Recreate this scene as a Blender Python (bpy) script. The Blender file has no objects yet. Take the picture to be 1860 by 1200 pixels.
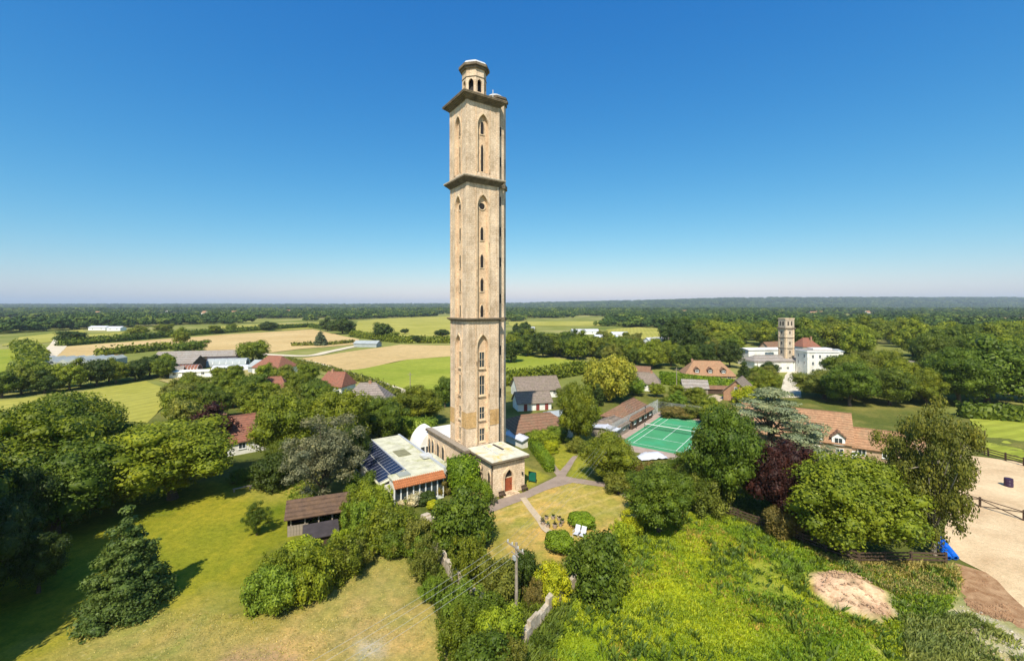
import bpy, bmesh, math, random
import numpy as np
from mathutils import Vector, Matrix, noise as mnoise

# ------------------------------------------------------------------ camera, world, sun
SC = bpy.context.scene
COL = SC.collection
PI = math.pi
R = math.radians
random.seed(7)
RNG = np.random.default_rng(7)
CAMH, FPX, HOR, CX = 27.0, 800.0, 556.0, 930.0     # eye height (m), focal length, horizon row and centre column of the photo

cam = bpy.data.cameras.new('camera'); camo = bpy.data.objects.new('camera', cam); COL.objects.link(camo)
camo.location = (0, 0, CAMH); camo.rotation_euler = (R(90), 0, 0)
cam.sensor_width = 36; cam.lens = FPX / 1860 * 36
cam.shift_y = -(600 - HOR) / 1860
cam.clip_start = 0.5; cam.clip_end = 40000
SC.camera = camo

SUN_EL, SUN_AZ = R(50), R(9)        # sun behind the camera, a little to its left: shadows fall away and to the right
world = bpy.data.worlds.new('World'); SC.world = world; world.use_nodes = True
wn = world.node_tree; wn.nodes.clear()
sky = wn.nodes.new('ShaderNodeTexSky'); sky.sky_type = 'NISHITA'; sky.sun_disc = False
sky.sun_elevation = SUN_EL; sky.sun_rotation = R(180) + SUN_AZ
sky.air_density = 1.0; sky.dust_density = 0.8; sky.ozone_density = 7.0; sky.altitude = 50
bg = wn.nodes.new('ShaderNodeBackground'); bg.inputs[1].default_value = 0.1
wo = wn.nodes.new('ShaderNodeOutputWorld')
# the photograph's strong colour grading, one tone curve per channel over the whole sky
sp_ = wn.nodes.new('ShaderNodeSeparateColor'); cb_ = wn.nodes.new('ShaderNodeCombineColor'); wn.links.new(sky.outputs[0], sp_.inputs[0])
for ch, (pw_, k_, cl_) in enumerate(((1.85, .41, 5.2), (1.0, 1.18, 7.0), (.5, 2.72, 9.0))):
    n0 = wn.nodes.new('ShaderNodeMath'); n0.operation = 'MINIMUM'; n0.inputs[1].default_value = cl_; wn.links.new(sp_.outputs[ch], n0.inputs[0])
    n1 = wn.nodes.new('ShaderNodeMath'); n1.operation = 'POWER'; n1.inputs[1].default_value = pw_; wn.links.new(n0.outputs[0], n1.inputs[0])
    n2 = wn.nodes.new('ShaderNodeMath'); n2.operation = 'MULTIPLY'; n2.inputs[1].default_value = k_; wn.links.new(n1.outputs[0], n2.inputs[0]); wn.links.new(n2.outputs[0], cb_.inputs[ch])
wn.links.new(cb_.outputs[0], bg.inputs[0]); wn.links.new(bg.outputs[0], wo.inputs[0])

sun = bpy.data.lights.new('sun', 'SUN'); suno = bpy.data.objects.new('sun', sun); COL.objects.link(suno)
sun.energy = 5.0; sun.angle = R(0.53); sun.color = (1.0, 0.93, 0.80)
sdir = Vector((math.sin(SUN_AZ) * math.cos(SUN_EL), math.cos(SUN_AZ) * math.cos(SUN_EL), -math.sin(SUN_EL)))
suno.rotation_euler = sdir.to_track_quat('-Z', 'Y').to_euler()
suno.location = (-10, -40, 90)
vs = SC.view_settings; vs.view_transform = 'Standard'; vs.look = 'None'; vs.gamma = 1; vs.use_curve_mapping = False; vs.exposure = 0.32
try:
    SC.cycles.max_bounces = 6; SC.cycles.diffuse_bounces = 3; SC.cycles.volume_bounces = 0; SC.cycles.transparent_max_bounces = 8
except Exception: pass

# ------------------------------------------------------------------ helpers
def G(px, py, h=0.0):
    """point at height h seen at photo pixel (px, py)"""
    Y = (CAMH - h) * FPX / (py - HOR)
    return Vector((Y * (px - CX) / FPX, Y, h))
def link(o, parent=None):
    COL.objects.link(o)
    if parent is not None: o.parent = parent
    return o
def tag(o, label=None, cat=None, group=None, kind=None):
    if label: o['label'] = label
    if cat: o['category'] = cat
    if group: o['group'] = group
    if kind: o['kind'] = kind
    return o
def empty(name, loc, rz=0, label=None, cat=None, group=None):
    o = bpy.data.objects.new(name, None); link(o); o.location = loc; o.rotation_euler = (0, 0, rz); o.empty_display_size = .5
    return tag(o, label, cat, group)
def mesh_np(name, V, F, mats=None, midx=None, smooth=False):
    """V (n,3), F list of arrays (m,k)"""
    me = bpy.data.meshes.new(name)
    if not isinstance(F, (list, tuple)): F = [F]
    F = [f for f in F if len(f)]
    V = np.asarray(V, dtype=np.float32)
    me.vertices.add(len(V)); me.vertices.foreach_set('co', V.ravel())
    nl = sum(f.size for f in F); npoly = sum(len(f) for f in F)
    me.loops.add(nl); me.polygons.add(npoly)
    me.loops.foreach_set('vertex_index', np.concatenate([f.ravel() for f in F]).astype(np.int32))
    tot = np.concatenate([np.full(len(f), f.shape[1]) for f in F]); st = np.concatenate([[0], np.cumsum(tot)[:-1]])
    me.polygons.foreach_set('loop_start', st.astype(np.int32)); me.polygons.foreach_set('loop_total', tot.astype(np.int32))
    if smooth: me.polygons.foreach_set('use_smooth', np.ones(npoly, dtype=bool))
    if midx is not None: me.polygons.foreach_set('material_index', np.asarray(midx, dtype=np.int32))
    for m in (mats or []): me.materials.append(m)
    me.update(calc_edges=True)
    return me
class MB:
    """collects boxes, prisms and tubes, builds ONE mesh object"""
    def __init__(s): s.v = []; s.f = []
    def add(s, vs, fs):
        b = len(s.v); s.v += [tuple(v) for v in vs]; s.f += [tuple(i + b for i in f) for f in fs]; return s
    def box(s, x0, x1, y0, y1, z0, z1):
        return s.add([(x0,y0,z0),(x1,y0,z0),(x1,y1,z0),(x0,y1,z0),(x0,y0,z1),(x1,y0,z1),(x1,y1,z1),(x0,y1,z1)],
                     [(0,3,2,1),(4,5,6,7),(0,1,5,4),(1,2,6,5),(2,3,7,6),(3,0,4,7)])
    def tube(s, p, q, r0, r1=None, n=7, caps=True):
        p, q = Vector(p), Vector(q); r1 = r0 if r1 is None else r1
        d = (q - p).normalized(); a = d.orthogonal().normalized(); b = d.cross(a)
        vs = []
        for c, r in ((p, r0), (q, r1)):
            vs += [c + (a*math.cos(2*PI*i/n) + b*math.sin(2*PI*i/n))*r for i in range(n)]
        fs = [(i, (i+1) % n, n+(i+1) % n, n+i) for i in range(n)]
        if caps: fs += [tuple(range(n-1, -1, -1)), tuple(range(n, 2*n))]
        return s.add(vs, fs)
    def prism(s, poly, z0, z1):
        """vertical prism over plan polygon"""
        n = len(poly)
        return s.add([(x, y, z0) for x, y in poly] + [(x, y, z1) for x, y in poly],
                     [tuple(range(n-1, -1, -1)), tuple(range(n, 2*n))] + [(i, (i+1) % n, n+(i+1) % n, n+i) for i in range(n)])
    def slab(s, pts, t):
        """thin slab: polygon pts (3d) thickened downwards by t"""
        n = len(pts)
        return s.add([tuple(p) for p in pts] + [(p[0], p[1], p[2]-t) for p in pts],
                     [tuple(range(n)), tuple(range(2*n-1, n-1, -1))] + [(i, n+i, n+(i+1) % n, (i+1) % n) for i in range(n)])
    def mesh(s, name, mat, fix=True):
        me = bpy.data.meshes.new(name); me.from_pydata(s.v, [], s.f)
        if mat: me.materials.append(mat)
        if fix:
            bm = bmesh.new(); bm.from_mesh(me); bmesh.ops.recalc_face_normals(bm, faces=bm.faces); bm.to_mesh(me); bm.free()
        return me
    def build(s, name, mat, parent=None, loc=(0,0,0), rz=0):
        o = bpy.data.objects.new(name, s.mesh(name, mat)); link(o, parent); o.location = loc; o.rotation_euler = (0,0,rz); return o
def inst(name, me, parent=None, loc=(0,0,0), rz=0, scale=(1,1,1)):
    o = bpy.data.objects.new(name, me); link(o, parent); o.location = loc; o.rotation_euler = (0,0,rz); o.scale = scale; return o

# ------------------------------------------------------------------ materials
def new_mat(name):
    m = bpy.data.materials.new(name); m.use_nodes = True; nt = m.node_tree
    return m, nt, nt.nodes['Principled BSDF']
def ramp(nt, fac, cols):
    r = nt.nodes.new('ShaderNodeValToRGB'); el = r.color_ramp.elements
    while len(el) < len(cols): el.new(.5)
    for e, (p, c) in zip(el, cols): e.position = p; e.color = (*c, 1)
    nt.links.new(fac, r.inputs[0]); return r.outputs[0]
def noise(nt, scale, detail=6, rough=.6, co=None, dist=0):
    n = nt.nodes.new('ShaderNodeTexNoise'); n.inputs['Scale'].default_value = scale; n.inputs['Detail'].default_value = detail
    n.inputs['Roughness'].default_value = rough; n.inputs['Distortion'].default_value = dist
    if co is not None: nt.links.new(co, n.inputs['Vector'])
    return n.outputs['Fac']
def objco(nt, scale=None, rot=None):
    t = nt.nodes.new('ShaderNodeTexCoord')
    if scale is None and rot is None: return t.outputs['Object']
    mp = nt.nodes.new('ShaderNodeMapping'); nt.links.new(t.outputs['Object'], mp.inputs[0])
    if scale: mp.inputs['Scale'].default_value = scale
    if rot: mp.inputs['Rotation'].default_value = rot
    return mp.outputs[0]
def mixc(nt, a, b, fac, mode='MIX'):
    m = nt.nodes.new('ShaderNodeMix'); m.data_type = 'RGBA'; m.blend_type = mode; m.clamp_result = False
    for sock, v in ((m.inputs[6], a), (m.inputs[7], b)):
        if isinstance(v, tuple): sock.default_value = (*v, 1)
        else: nt.links.new(v, sock)
    if isinstance(fac, (int, float)): m.inputs[0].default_value = fac
    else: nt.links.new(fac, m.inputs[0])
    return m.outputs[2]
def bump(nt, b, h, strength=.4, dist=.05):
    n = nt.nodes.new('ShaderNodeBump'); n.inputs['Strength'].default_value = strength; n.inputs['Distance'].default_value = dist
    nt.links.new(h, n.inputs['Height']); nt.links.new(n.outputs[0], b.inputs['Normal'])
def plain(name, c, rough=.7, metal=0, var=.25, scale=1.5, stain=None, bstr=.2, bscale=None, spec=.3):
    """colour with large and fine noise variation"""
    m, nt, b = new_mat(name); co = objco(nt)
    n1 = noise(nt, scale, 8, .65, co)
    lo = tuple(x*(1-var) for x in c); hi = tuple(min(1, x*(1+var)) for x in c)
    col = ramp(nt, n1, [(.3, lo), (.7, hi)])
    if stain:
        n2 = noise(nt, scale*.35, 5, .7, co, .6)
        mask = ramp(nt, n2, [(.5, (0,0,0)), (.68, (1,1,1))])
        col = mixc(nt, col, stain, mask)
    nt.links.new(col, b.inputs['Base Color']); b.inputs['Roughness'].default_value = rough; b.inputs['Metallic'].default_value = metal
    b.inputs['Specular IOR Level'].default_value = spec
    if bstr: bump(nt, b, noise(nt, bscale or scale*8, 4, .6, co), bstr, .04)
    return m
def masonry(name, c1, c2, mortar, bw, bh, stain=(.2,.14,.08), streak=.5):
    """block courses, soft weather streaks running down, patches"""
    m, nt, b = new_mat(name)
    t = nt.nodes.new('ShaderNodeTexCoord')
    sep = nt.nodes.new('ShaderNodeSeparateXYZ'); nt.links.new(t.outputs['Object'], sep.inputs[0])
    add = nt.nodes.new('ShaderNodeMath'); add.operation = 'ADD'; nt.links.new(sep.outputs[0], add.inputs[0]); nt.links.new(sep.outputs[1], add.inputs[1])
    cmb = nt.nodes.new('ShaderNodeCombineXYZ'); nt.links.new(add.outputs[0], cmb.inputs[0]); nt.links.new(sep.outputs[2], cmb.inputs[1])
    br = nt.nodes.new('ShaderNodeTexBrick'); nt.links.new(cmb.outputs[0], br.inputs['Vector'])
    br.inputs['Color1'].default_value = (*c1, 1); br.inputs['Color2'].default_value = (*c2, 1); br.inputs['Mortar'].default_value = (*mortar, 1)
    br.inputs['Scale'].default_value = 1; br.inputs['Brick Width'].default_value = bw; br.inputs['Row Height'].default_value = bh
    br.inputs['Mortar Size'].default_value = .025; br.inputs['Mortar Smooth'].default_value = .5
    co = t.outputs['Object']
    mp = nt.nodes.new('ShaderNodeMapping'); nt.links.new(co, mp.inputs[0]); mp.inputs['Scale'].default_value = (1.6, 1.6, .12)
    st = ramp(nt, noise(nt, 1.0, 6, .7, mp.outputs[0], .4), [(.48, (0,0,0)), (.72, (streak,)*3)])
    col = mixc(nt, br.outputs['Color'], stain, st)
    pt = ramp(nt, noise(nt, .35, 7, .7, co), [(.32, (.66,.62,.56)), (.52, (1.0,.98,.95)), (.68, (1.18,1.14,1.08))])
    col = mixc(nt, col, pt, 1.0, 'MULTIPLY')
    fine = ramp(nt, noise(nt, 5, 5, .7, co), [(.3, (.72,.70,.66)), (.7, (1.15,1.15,1.15))])
    col = mixc(nt, col, fine, 1.0, 'MULTIPLY')
    nt.links.new(col, b.inputs['Base Color']); b.inputs['Roughness'].default_value = .9; b.inputs['Specular IOR Level'].default_value = .15
    bump(nt, b, noise(nt, 6, 5, .7, co), .5, .05)
    return m
def roofmat(name, c, row=.33, axis='z', var=.4, moss=None, mossmax=.7):
    """tile courses as fine relief plus blotches"""
    m, nt, b = new_mat(name); co = objco(nt)
    w = nt.nodes.new('ShaderNodeTexWave'); w.bands_direction = 'Z'; w.inputs['Scale'].default_value = 1/row*.32; w.inputs['Distortion'].default_value = .6
    w.inputs['Detail'].default_value = 2; nt.links.new(co, w.inputs['Vector'])
    base = ramp(nt, noise(nt, 2.2, 8, .72, co), [(.3, tuple(x*(1-var) for x in c)), (.72, tuple(x*(1+var) for x in c))])
    col = mixc(nt, base, ramp(nt, w.outputs['Fac'], [(0, (.68,)*3), (.5, (1.08,)*3)]), 1.0, 'MULTIPLY')
    if moss: col = mixc(nt, col, moss, ramp(nt, noise(nt, .7, 6, .75, co, .5), [(.45, (0,0,0)), (.7, (mossmax,)*3)]))
    nt.links.new(col, b.inputs['Base Color']); b.inputs['Roughness'].default_value = .85; b.inputs['Specular IOR Level'].default_value = .2
    bump(nt, b, w.outputs['Fac'], .4, .05)
    return m
def foliage_mat(name, trans=.25, var=.35):
    """leaf colour comes from the object's own colour, each leaf a bit different"""
    m, nt, b = new_mat(name)
    oi = nt.nodes.new('ShaderNodeObjectInfo'); ge = nt.nodes.new('ShaderNodeNewGeometry')
    v = ramp(nt, ge.outputs['Random Per Island'], [(0, (1-var, 1-var*.9, 1-var)), (.6, (1.05, 1.0, 1.0)), (1, (1+var*1.2, 1+var*.9, 1+var*.4))])
    col = mixc(nt, oi.outputs['Color'], v, 1.0, 'MULTIPLY')
    big = ramp(nt, noise(nt, .35, 3, .6, objco(nt)), [(.35, (.80,.86,.85)), (.65, (1.22,1.12,.9))])
    col = mixc(nt, col, big, 1.0, 'MULTIPLY')
    nt.links.new(col, b.inputs['Base Color']); b.inputs['Roughness'].default_value = .55; b.inputs['Specular IOR Level'].default_value = .25
    tr = nt.nodes.new('ShaderNodeBsdfTranslucent'); nt.links.new(mixc(nt, col, (1.1,1.25,.5), 1.0, 'MULTIPLY'), tr.inputs[0])
    mx = nt.nodes.new('ShaderNodeMixShader'); mx.inputs[0].default_value = trans
    out = nt.nodes['Material Output']
    nt.links.new(b.outputs[0], mx.inputs[1]); nt.links.new(tr.outputs[0], mx.inputs[2]); nt.links.new(mx.outputs[0], out.inputs[0])
    return m
def farleaf_mat(name, cols):
    m, nt, b = new_mat(name)
    oi = nt.nodes.new('ShaderNodeObjectInfo'); ge = nt.nodes.new('ShaderNodeNewGeometry')
    base = ramp(nt, oi.outputs['Random'], cols)
    v = ramp(nt, ge.outputs['Random Per Island'], [(0, (.65,.7,.7)), (1, (1.4,1.3,1.15))])
    nt.links.new(mixc(nt, base, v, 1.0, 'MULTIPLY'), b.inputs['Base Color']); b.inputs['Roughness'].default_value = .7; b.inputs['Specular IOR Level'].default_value = .15
    return m
def field_mat(name, c1, c2, scale=.03, stripe=None, sd=0.0, amt=.25):
    m, nt, b = new_mat(name); co = objco(nt)
    col = ramp(nt, noise(nt, scale, 8, .62, co, .5), [(.35, c1), (.65, c2)])
    f = ramp(nt, noise(nt, scale*14, 6, .7, co), [(.3, (.82,.84,.8)), (.7, (1.15,1.12,1.1))])
    col = mixc(nt, col, f, 1.0, 'MULTIPLY')
    if stripe:
        w = nt.nodes.new('ShaderNodeTexWave'); w.inputs['Scale'].default_value = stripe; w.inputs['Distortion'].default_value = 1.2; w.inputs['Detail'].default_value = 2
        w.inputs['Detail Scale'].default_value = .6
        nt.links.new(objco(nt, rot=(0,0,sd)), w.inputs['Vector'])
        col = mixc(nt, col, ramp(nt, w.outputs['Fac'], [(.3, (1-amt,)*3), (.7, (1+amt*.6,)*3)]), 1.0, 'MULTIPLY')
    nt.links.new(col, b.inputs['Base Color']); b.inputs['Roughness'].default_value = .95; b.inputs['Specular IOR Level'].default_value = .05
    bump(nt, b, noise(nt, scale*30, 6, .7, co), .5, .3)
    return m
M = {}
M['stone'] = masonry('tower_concrete', (.74,.58,.42), (.80,.655,.50), (.58,.435,.31), .55, .3, (.34,.24,.14), .6)
M['stone_o'] = masonry('orange_concrete', (.60,.38,.16), (.66,.44,.21), (.48,.33,.17), .55, .3, (.25,.15,.07), .5)
M['stone_p'] = masonry('porch_stone', (.76,.60,.43), (.82,.67,.51), (.56,.45,.31), .5, .28, (.40,.28,.16), .35)
M['stone_g'] = masonry('grey_buff_stone', (.56,.48,.38), (.62,.54,.44), (.45,.38,.30), .5, .28, (.30,.25,.19), .5)
M['panel'] = masonry('panel_render', (.74,.54,.36), (.78,.59,.41), (.62,.47,.30), .9, .6, (.36,.24,.13), .55)
M['dress'] = plain('dressed_stone', (.68,.52,.34), .85, var=.2, scale=2, stain=(.3,.2,.12))
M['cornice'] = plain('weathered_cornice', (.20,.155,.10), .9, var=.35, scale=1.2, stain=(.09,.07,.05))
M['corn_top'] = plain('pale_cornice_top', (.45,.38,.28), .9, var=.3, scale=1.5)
M['dark'] = plain('dark_opening', (.025,.02,.018), .6, var=.3, bstr=0)
M['glass'] = plain('window_glass', (.035,.05,.06), .12, var=.4, scale=.6, bstr=0, spec=.6)
M['lead'] = plain('lead_dome', (.55,.55,.52), .6, var=.2)
M['white'] = plain('white_render', (.78,.76,.70), .85, var=.1, scale=.8, stain=(.6,.57,.5), bstr=.1)
M['whitep'] = plain('white_paint', (.80,.80,.77), .5, var=.06, bstr=0)
M['lichen'] = plain('lichen_roof', (.60,.57,.44), .9, var=.22, scale=1.1, stain=(.60,.44,.10))
M['flatroof'] = plain('mossy_flat_roof', (.56,.54,.40), .95, var=.22, scale=.9, stain=(.36,.36,.17), bstr=.3)
M['terracotta'] = roofmat('terracotta_tile', (.40,.15,.06), .25)
M['brownroof'] = roofmat('brown_tile_roof', (.23,.125,.075), .35, moss=(.17,.13,.08))
M['redroof'] = roofmat('red_brown_roof', (.27,.11,.07), .35, moss=(.2,.12,.08))
M['orangeroof'] = roofmat('tan_tile_roof', (.36,.20,.11), .35, moss=(.27,.19,.11))
M['greyroof'] = roofmat('grey_brown_roof', (.23,.18,.145), .35, moss=(.17,.15,.09))
M['thatch'] = roofmat('grey_thatch', (.27,.22,.19), .5, moss=(.19,.17,.13))
M['sheet'] = roofmat('grey_sheet_roof', (.30,.27,.24), .9, moss=(.24,.18,.13))
M['glassroof'] = plain('pale_glasshouse', (.36,.38,.33), .7, var=.25, scale=.15, bstr=0)
M['silver'] = plain('silver_sheet', (.34,.37,.37), .8, var=.15, scale=.4)
M['brick'] = masonry('orange_brick', (.42,.16,.07), (.48,.21,.10), (.4,.3,.22), .23, .08, (.3,.14,.08), .2)
M['buff'] = masonry('buff_brick', (.52,.36,.22), (.56,.40,.26), (.45,.36,.27), .23, .08, (.4,.28,.18), .2)
M['door'] = plain('red_brown_door', (.30,.075,.03), .5, var=.25, scale=3)
M['reddoor'] = plain('dull_red_door', (.22,.05,.04), .6, var=.2)
M['pv'] = plain('solar_cell', (.018,.022,.05), .18, var=.3, scale=.4, bstr=0, spec=.6)
M['alu'] = plain('aluminium_frame', (.55,.56,.57), .4, metal=.3, var=.1, bstr=0)
M['wood'] = plain('weathered_brown_timber', (.085,.055,.035), .85, var=.4, scale=3)
M['woodlt'] = plain('silver_timber', (.30,.25,.19), .85, var=.3, scale=3)
M['shedroof'] = roofmat('brown_shed_roof', (.115,.072,.048), .3, moss=(.17,.10,.05))
M['felt'] = plain('dark_roofing_felt', (.055,.045,.045), .9, var=.3, scale=1)
M['bark'] = plain('bark', (.10,.075,.05), .95, var=.4, scale=3, bstr=.6)
M['barkp'] = plain('pale_bark', (.34,.29,.23), .9, var=.35, scale=2, bstr=.6)
M['metal'] = plain('dark_metal', (.06,.06,.06), .5, metal=.5, var=.2, bstr=0)
M['blue'] = plain('blue_plastic', (.01,.13,.62), .35, var=.15, bstr=0)
M['purple'] = plain('dark_purple_plastic', (.04,.02,.055), .4, var=.2, bstr=0)
M['green'] = plain('dark_green_board', (.01,.12,.075), .5, var=.2, bstr=0)
M['court'] = plain('green_court_paint', (.060,.28,.115), .8, var=.12, scale=.3, stain=(.05,.34,.16), bstr=.1)
M['gravel'] = plain('pinkish_tarmac', (.38,.29,.235), .95, var=.2, scale=.8, bstr=.3)
M['drive'] = plain('mauve_grey_tarmac', (.30,.23,.18), .95, var=.18, scale=.6, bstr=.3)
M['path'] = plain('pale_path', (.48,.38,.25), .95, var=.2, scale=1.0, bstr=.3)
M['track'] = plain('chalky_track', (.62,.53,.38), .95, var=.2, scale=.3)
M['sand'] = field_mat('arena_sand', (.55,.39,.23), (.74,.56,.35), .16)
M['mulch'] = field_mat('brown_mulch', (.30,.16,.08), (.52,.33,.19), .9)
M['dirt'] = field_mat('bare_earth', (.45,.28,.15), (.66,.47,.30), .5)
M['chalk'] = field_mat('chalk_rubble', (.55,.48,.36), (.75,.68,.55), .6)
M['wallstone'] = plain('crumbling_white_wall', (.46,.39,.29), .95, var=.4, scale=2.5, stain=(.35,.28,.18), bstr=.6, bscale=6)
M['leaf'] = foliage_mat('leaves')
M['far'] = farleaf_mat('far_leaves', [(0, (.030,.060,.014)), (.45, (.045,.082,.016)), (.8, (.07,.115,.018)), (1, (.13,.17,.03))])
M['car'] = plain('white_car_paint', (.75,.76,.78), .25, var=.03, bstr=0, spec=.6)
M['carb'] = plain('blue_van_paint', (.06,.08,.30), .3, var=.05, bstr=0, spec=.6)
M['tyre'] = plain('tyre_rubber', (.02,.02,.02), .9, var=.1, bstr=0)
M['tarp'] = plain('white_sheet', (.55,.56,.60), .6, var=.12, scale=1)
M['mesh'] = plain('galvanised_wire', (.40,.41,.38), .5, metal=.2, var=.1, bstr=0)
M['terrac'] = plain('stone_pot', (.42,.32,.24), .9, var=.25, scale=4)

# ------------------------------------------------------------------ ground and fields
def pip(P, poly):
    """points (n,2) inside polygon"""
    x, y = P[:,0], P[:,1]; ins = np.zeros(len(P), bool); n = len(poly); j = n-1
    for i in range(n):
        xi, yi = poly[i][:2]; xj, yj = poly[j][:2]
        c = ((yi > y) != (yj > y)) & (x < (xj-xi)*(y-yi)/((yj-yi) if yj != yi else 1e-9) + xi)
        ins ^= c; j = i
    return ins
def sdist(P, poly):
    """signed distance, positive inside"""
    d = np.full(len(P), 1e9); n = len(poly)
    for i in range(n):
        a = np.array(poly[i][:2], float); b = np.array(poly[(i+1) % n][:2], float); e = b-a
        t = np.clip(((P-a) @ e)/max(1e-9, e @ e), 0, 1)
        d = np.minimum(d, np.hypot(*(P - (a + t[:,None]*e)).T))
    return np.where(pip(P, poly), d, -d)
def W(pts): return [tuple(G(*p)[:2]) for p in pts]

m, nt, b = new_mat('rough_ground'); co = objco(nt)
c = ramp(nt, noise(nt, .012, 9, .65, co), [(.35, (.12,.15,.03)), (.52, (.22,.23,.06)), (.68, (.38,.33,.14))])
nt.links.new(c, b.inputs['Base Color']); b.inputs['Roughness'].default_value = 1; b.inputs['Specular IOR Level'].default_value = 0
M['ground'] = m
mb = MB(); S = 9000
mb.add([(-S,-200,-.25),(S,-200,-.25),(S,S,-.25),(-S,S,-.25)], [(0,1,2,3)])
tag(mb.build('ground', M['ground']), kind='structure')

BETA = R(33.5)
C0 = Vector((-6.97, 68.0)); U = Vector((math.cos(BETA), math.sin(BETA))); Vv = Vector((-math.sin(BETA), math.cos(BETA)))
# near ground: one sheet whose own colours (turf, dry grass, weeds, earth) blend softly
NX0, NX1, NY0, NY1, NS = -90, 110, 14, 140, .5
xs = np.arange(NX0, NX1+.01, NS); ys = np.arange(NY0, NY1+.01, NS)
gx, gy = np.meshgrid(xs, ys); P = np.stack([gx.ravel(), gy.ravel()], 1)
def fbm(P, s, o=4, seed=0):
    """cheap value noise, about 0..1"""
    rng = np.random.default_rng(seed); out = np.zeros(len(P)); amp = 1; tot = 0
    for k in range(o):
        tab = rng.random((256, 256)); q = P/s*(2**k) + rng.random(2)*100; i = np.floor(q).astype(int); f = q-i; f = f*f*(3-2*f)
        a = tab[i[:,0] % 256, i[:,1] % 256]; bb = tab[(i[:,0]+1) % 256, i[:,1] % 256]; c_ = tab[i[:,0] % 256, (i[:,1]+1) % 256]; d = tab[(i[:,0]+1) % 256, (i[:,1]+1) % 256]
        out += amp*((a*(1-f[:,0])+bb*f[:,0])*(1-f[:,1]) + (c_*(1-f[:,0])+d*f[:,0])*f[:,1]); tot += amp; amp *= .55
    return out/tot
N1, N2, N3 = fbm(P, 9, 5, 1), fbm(P, 2.5, 4, 2), fbm(P, 25, 3, 3)
colr = np.empty((len(P), 4)); colr[:,3] = 0
def lerp(a, b, t): return np.asarray(a)[None,:]*(1-t[:,None]) + np.asarray(b)[None,:]*t[:,None]
colr[:,:3] = lerp((.10,.12,.025), (.20,.19,.05), np.clip((N1-.35)*3, 0, 1))
def paint(poly, ca, cb, soft=1.5, nz=2.0, which=None, speck=0.0, amt=1.0):
    w = W(poly); x0, y0 = np.min(w, 0)-8; x1, y1 = np.max(w, 0)+8
    s = (P[:,0] > x0) & (P[:,0] < x1) & (P[:,1] > y0) & (P[:,1] < y1)
    d = sdist(P[s], w) + (N2[s]-.5)*nz*2; t = np.clip(d/soft*.5+.5, 0, 1)*amt
    f = N1 if which is None else which
    cc = lerp(ca, cb, np.clip((f[s]-.35)*3.3, 0, 1))
    colr[s,:3] = colr[s,:3]*(1-t[:,None]) + cc*t[:,None]; colr[s,3] = colr[s,3]*(1-t) + speck*t
LAWN = [(-300,1210),(-200,1000),(150,905),(300,885),(430,868),(470,845),(540,885),(560,960),(500,1010),(470,1090),(640,1010),(730,1000),(760,1040),(810,1140),(820,1260),(-100,1260)]
paint(LAWN, (.15,.18,.014), (.26,.25,.022), 1.5, 1.5)
DRY = [(60,1230),(170,1130),(330,1105),(470,1120),(560,1085),(640,1040),(680,1000),(730,1000),(770,1060),(806,1130),(820,1260)]
paint(DRY, (.44,.32,.12), (.30,.28,.07), 4, 5, N2, .45)
paint([(600,1110),(720,1090),(760,1110),(770,1200),(640,1230),(480,1240),(500,1150)], (.46,.31,.12), (.32,.27,.08), 4, 3, N2, .5, .7)
paint([(655,1165),(690,1165),(692,1190),(655,1190)], (.50,.42,.34), (.52,.44,.35), .8, .5)
paint([(420,1180),(520,1170),(560,1240),(360,1240)], (.38,.24,.13), (.42,.27,.15), 1, 1.5, None, .3)
paint([(450,868),(540,880),(535,905),(470,915),(430,895)], (.40,.34,.08), (.32,.28,.06), 2, 2, N2, .2, .6)
GARD = [(870,1000),(890,920),(960,895),(1040,870),(1120,880),(1150,905),(1165,945),(1110,975),(1050,985),(1010,1030),(985,1060),(930,1080),(880,1030)]
paint(GARD, (.52,.34,.10), (.34,.29,.06), .6, .6, N2, .15)
paint([(1040,875),(1135,905),(1155,945),(1090,950),(1010,925),(960,910)], (.30,.29,.05), (.40,.32,.08), 2, 1.5, N1, .1, .85)
w_ = W(GARD); gm_ = np.clip(sdist(P, w_)*1.2, 0, 1); nU = np.array([U.x, U.y]); nV = np.array([Vv.x, Vv.y])
st1 = np.abs(((P @ nV)/2.6) % 1 - .5); st2 = np.abs(((P @ nU)/4.3) % 1 - .5); ln_ = np.maximum(np.clip(1-(.5-st1)*7, 0, 1), np.clip(1-(.5-st2)*11, 0, 1)*.6)*gm_*np.clip((N1-.3)*4, 0, 1)*.55
colr[:,:3] = colr[:,:3]*(1-ln_[:,None]) + np.array([.60,.45,.20])*ln_[:,None]
paint([(885,955),(915,950),(915,1000),(885,1000)], (.17,.20,.02), (.22,.22,.03), 1.2, .8)
for pl in ([(1005,800),(1040,815),(1048,830),(1015,865),(1005,850)], [(1050,830),(1070,842),(1068,868),(1030,866)], [(950,845),(985,858),(1000,866),(955,888),(948,880)]):
    paint(pl, (.36,.31,.05), (.26,.26,.03), .5, .3)
SCRUB = [(955,1260),(985,1150),(1045,1075),(1150,965),(1180,945),(1290,925),(1420,975),(1560,1030),(1720,1035),(1745,1050),(1720,1120),(1640,1160),(1720,1260)]
paint(SCRUB, (.15,.23,.012), (.33,.37,.014), .8, 1.2, fbm(P, 7, 4, 31), .25)
paint([(1350,1010),(1420,1030),(1430,1090),(1370,1070)], (.34,.30,.08), (.30,.30,.05), 2, 1.5, N2, .1, .6)
paint([(1480,1020),(1740,1030),(1745,1075),(1660,1090),(1560,1060),(1500,1050)], (.22,.22,.04), (.42,.32,.12), 1.2, 1.5, N2, .2, .9)
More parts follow.
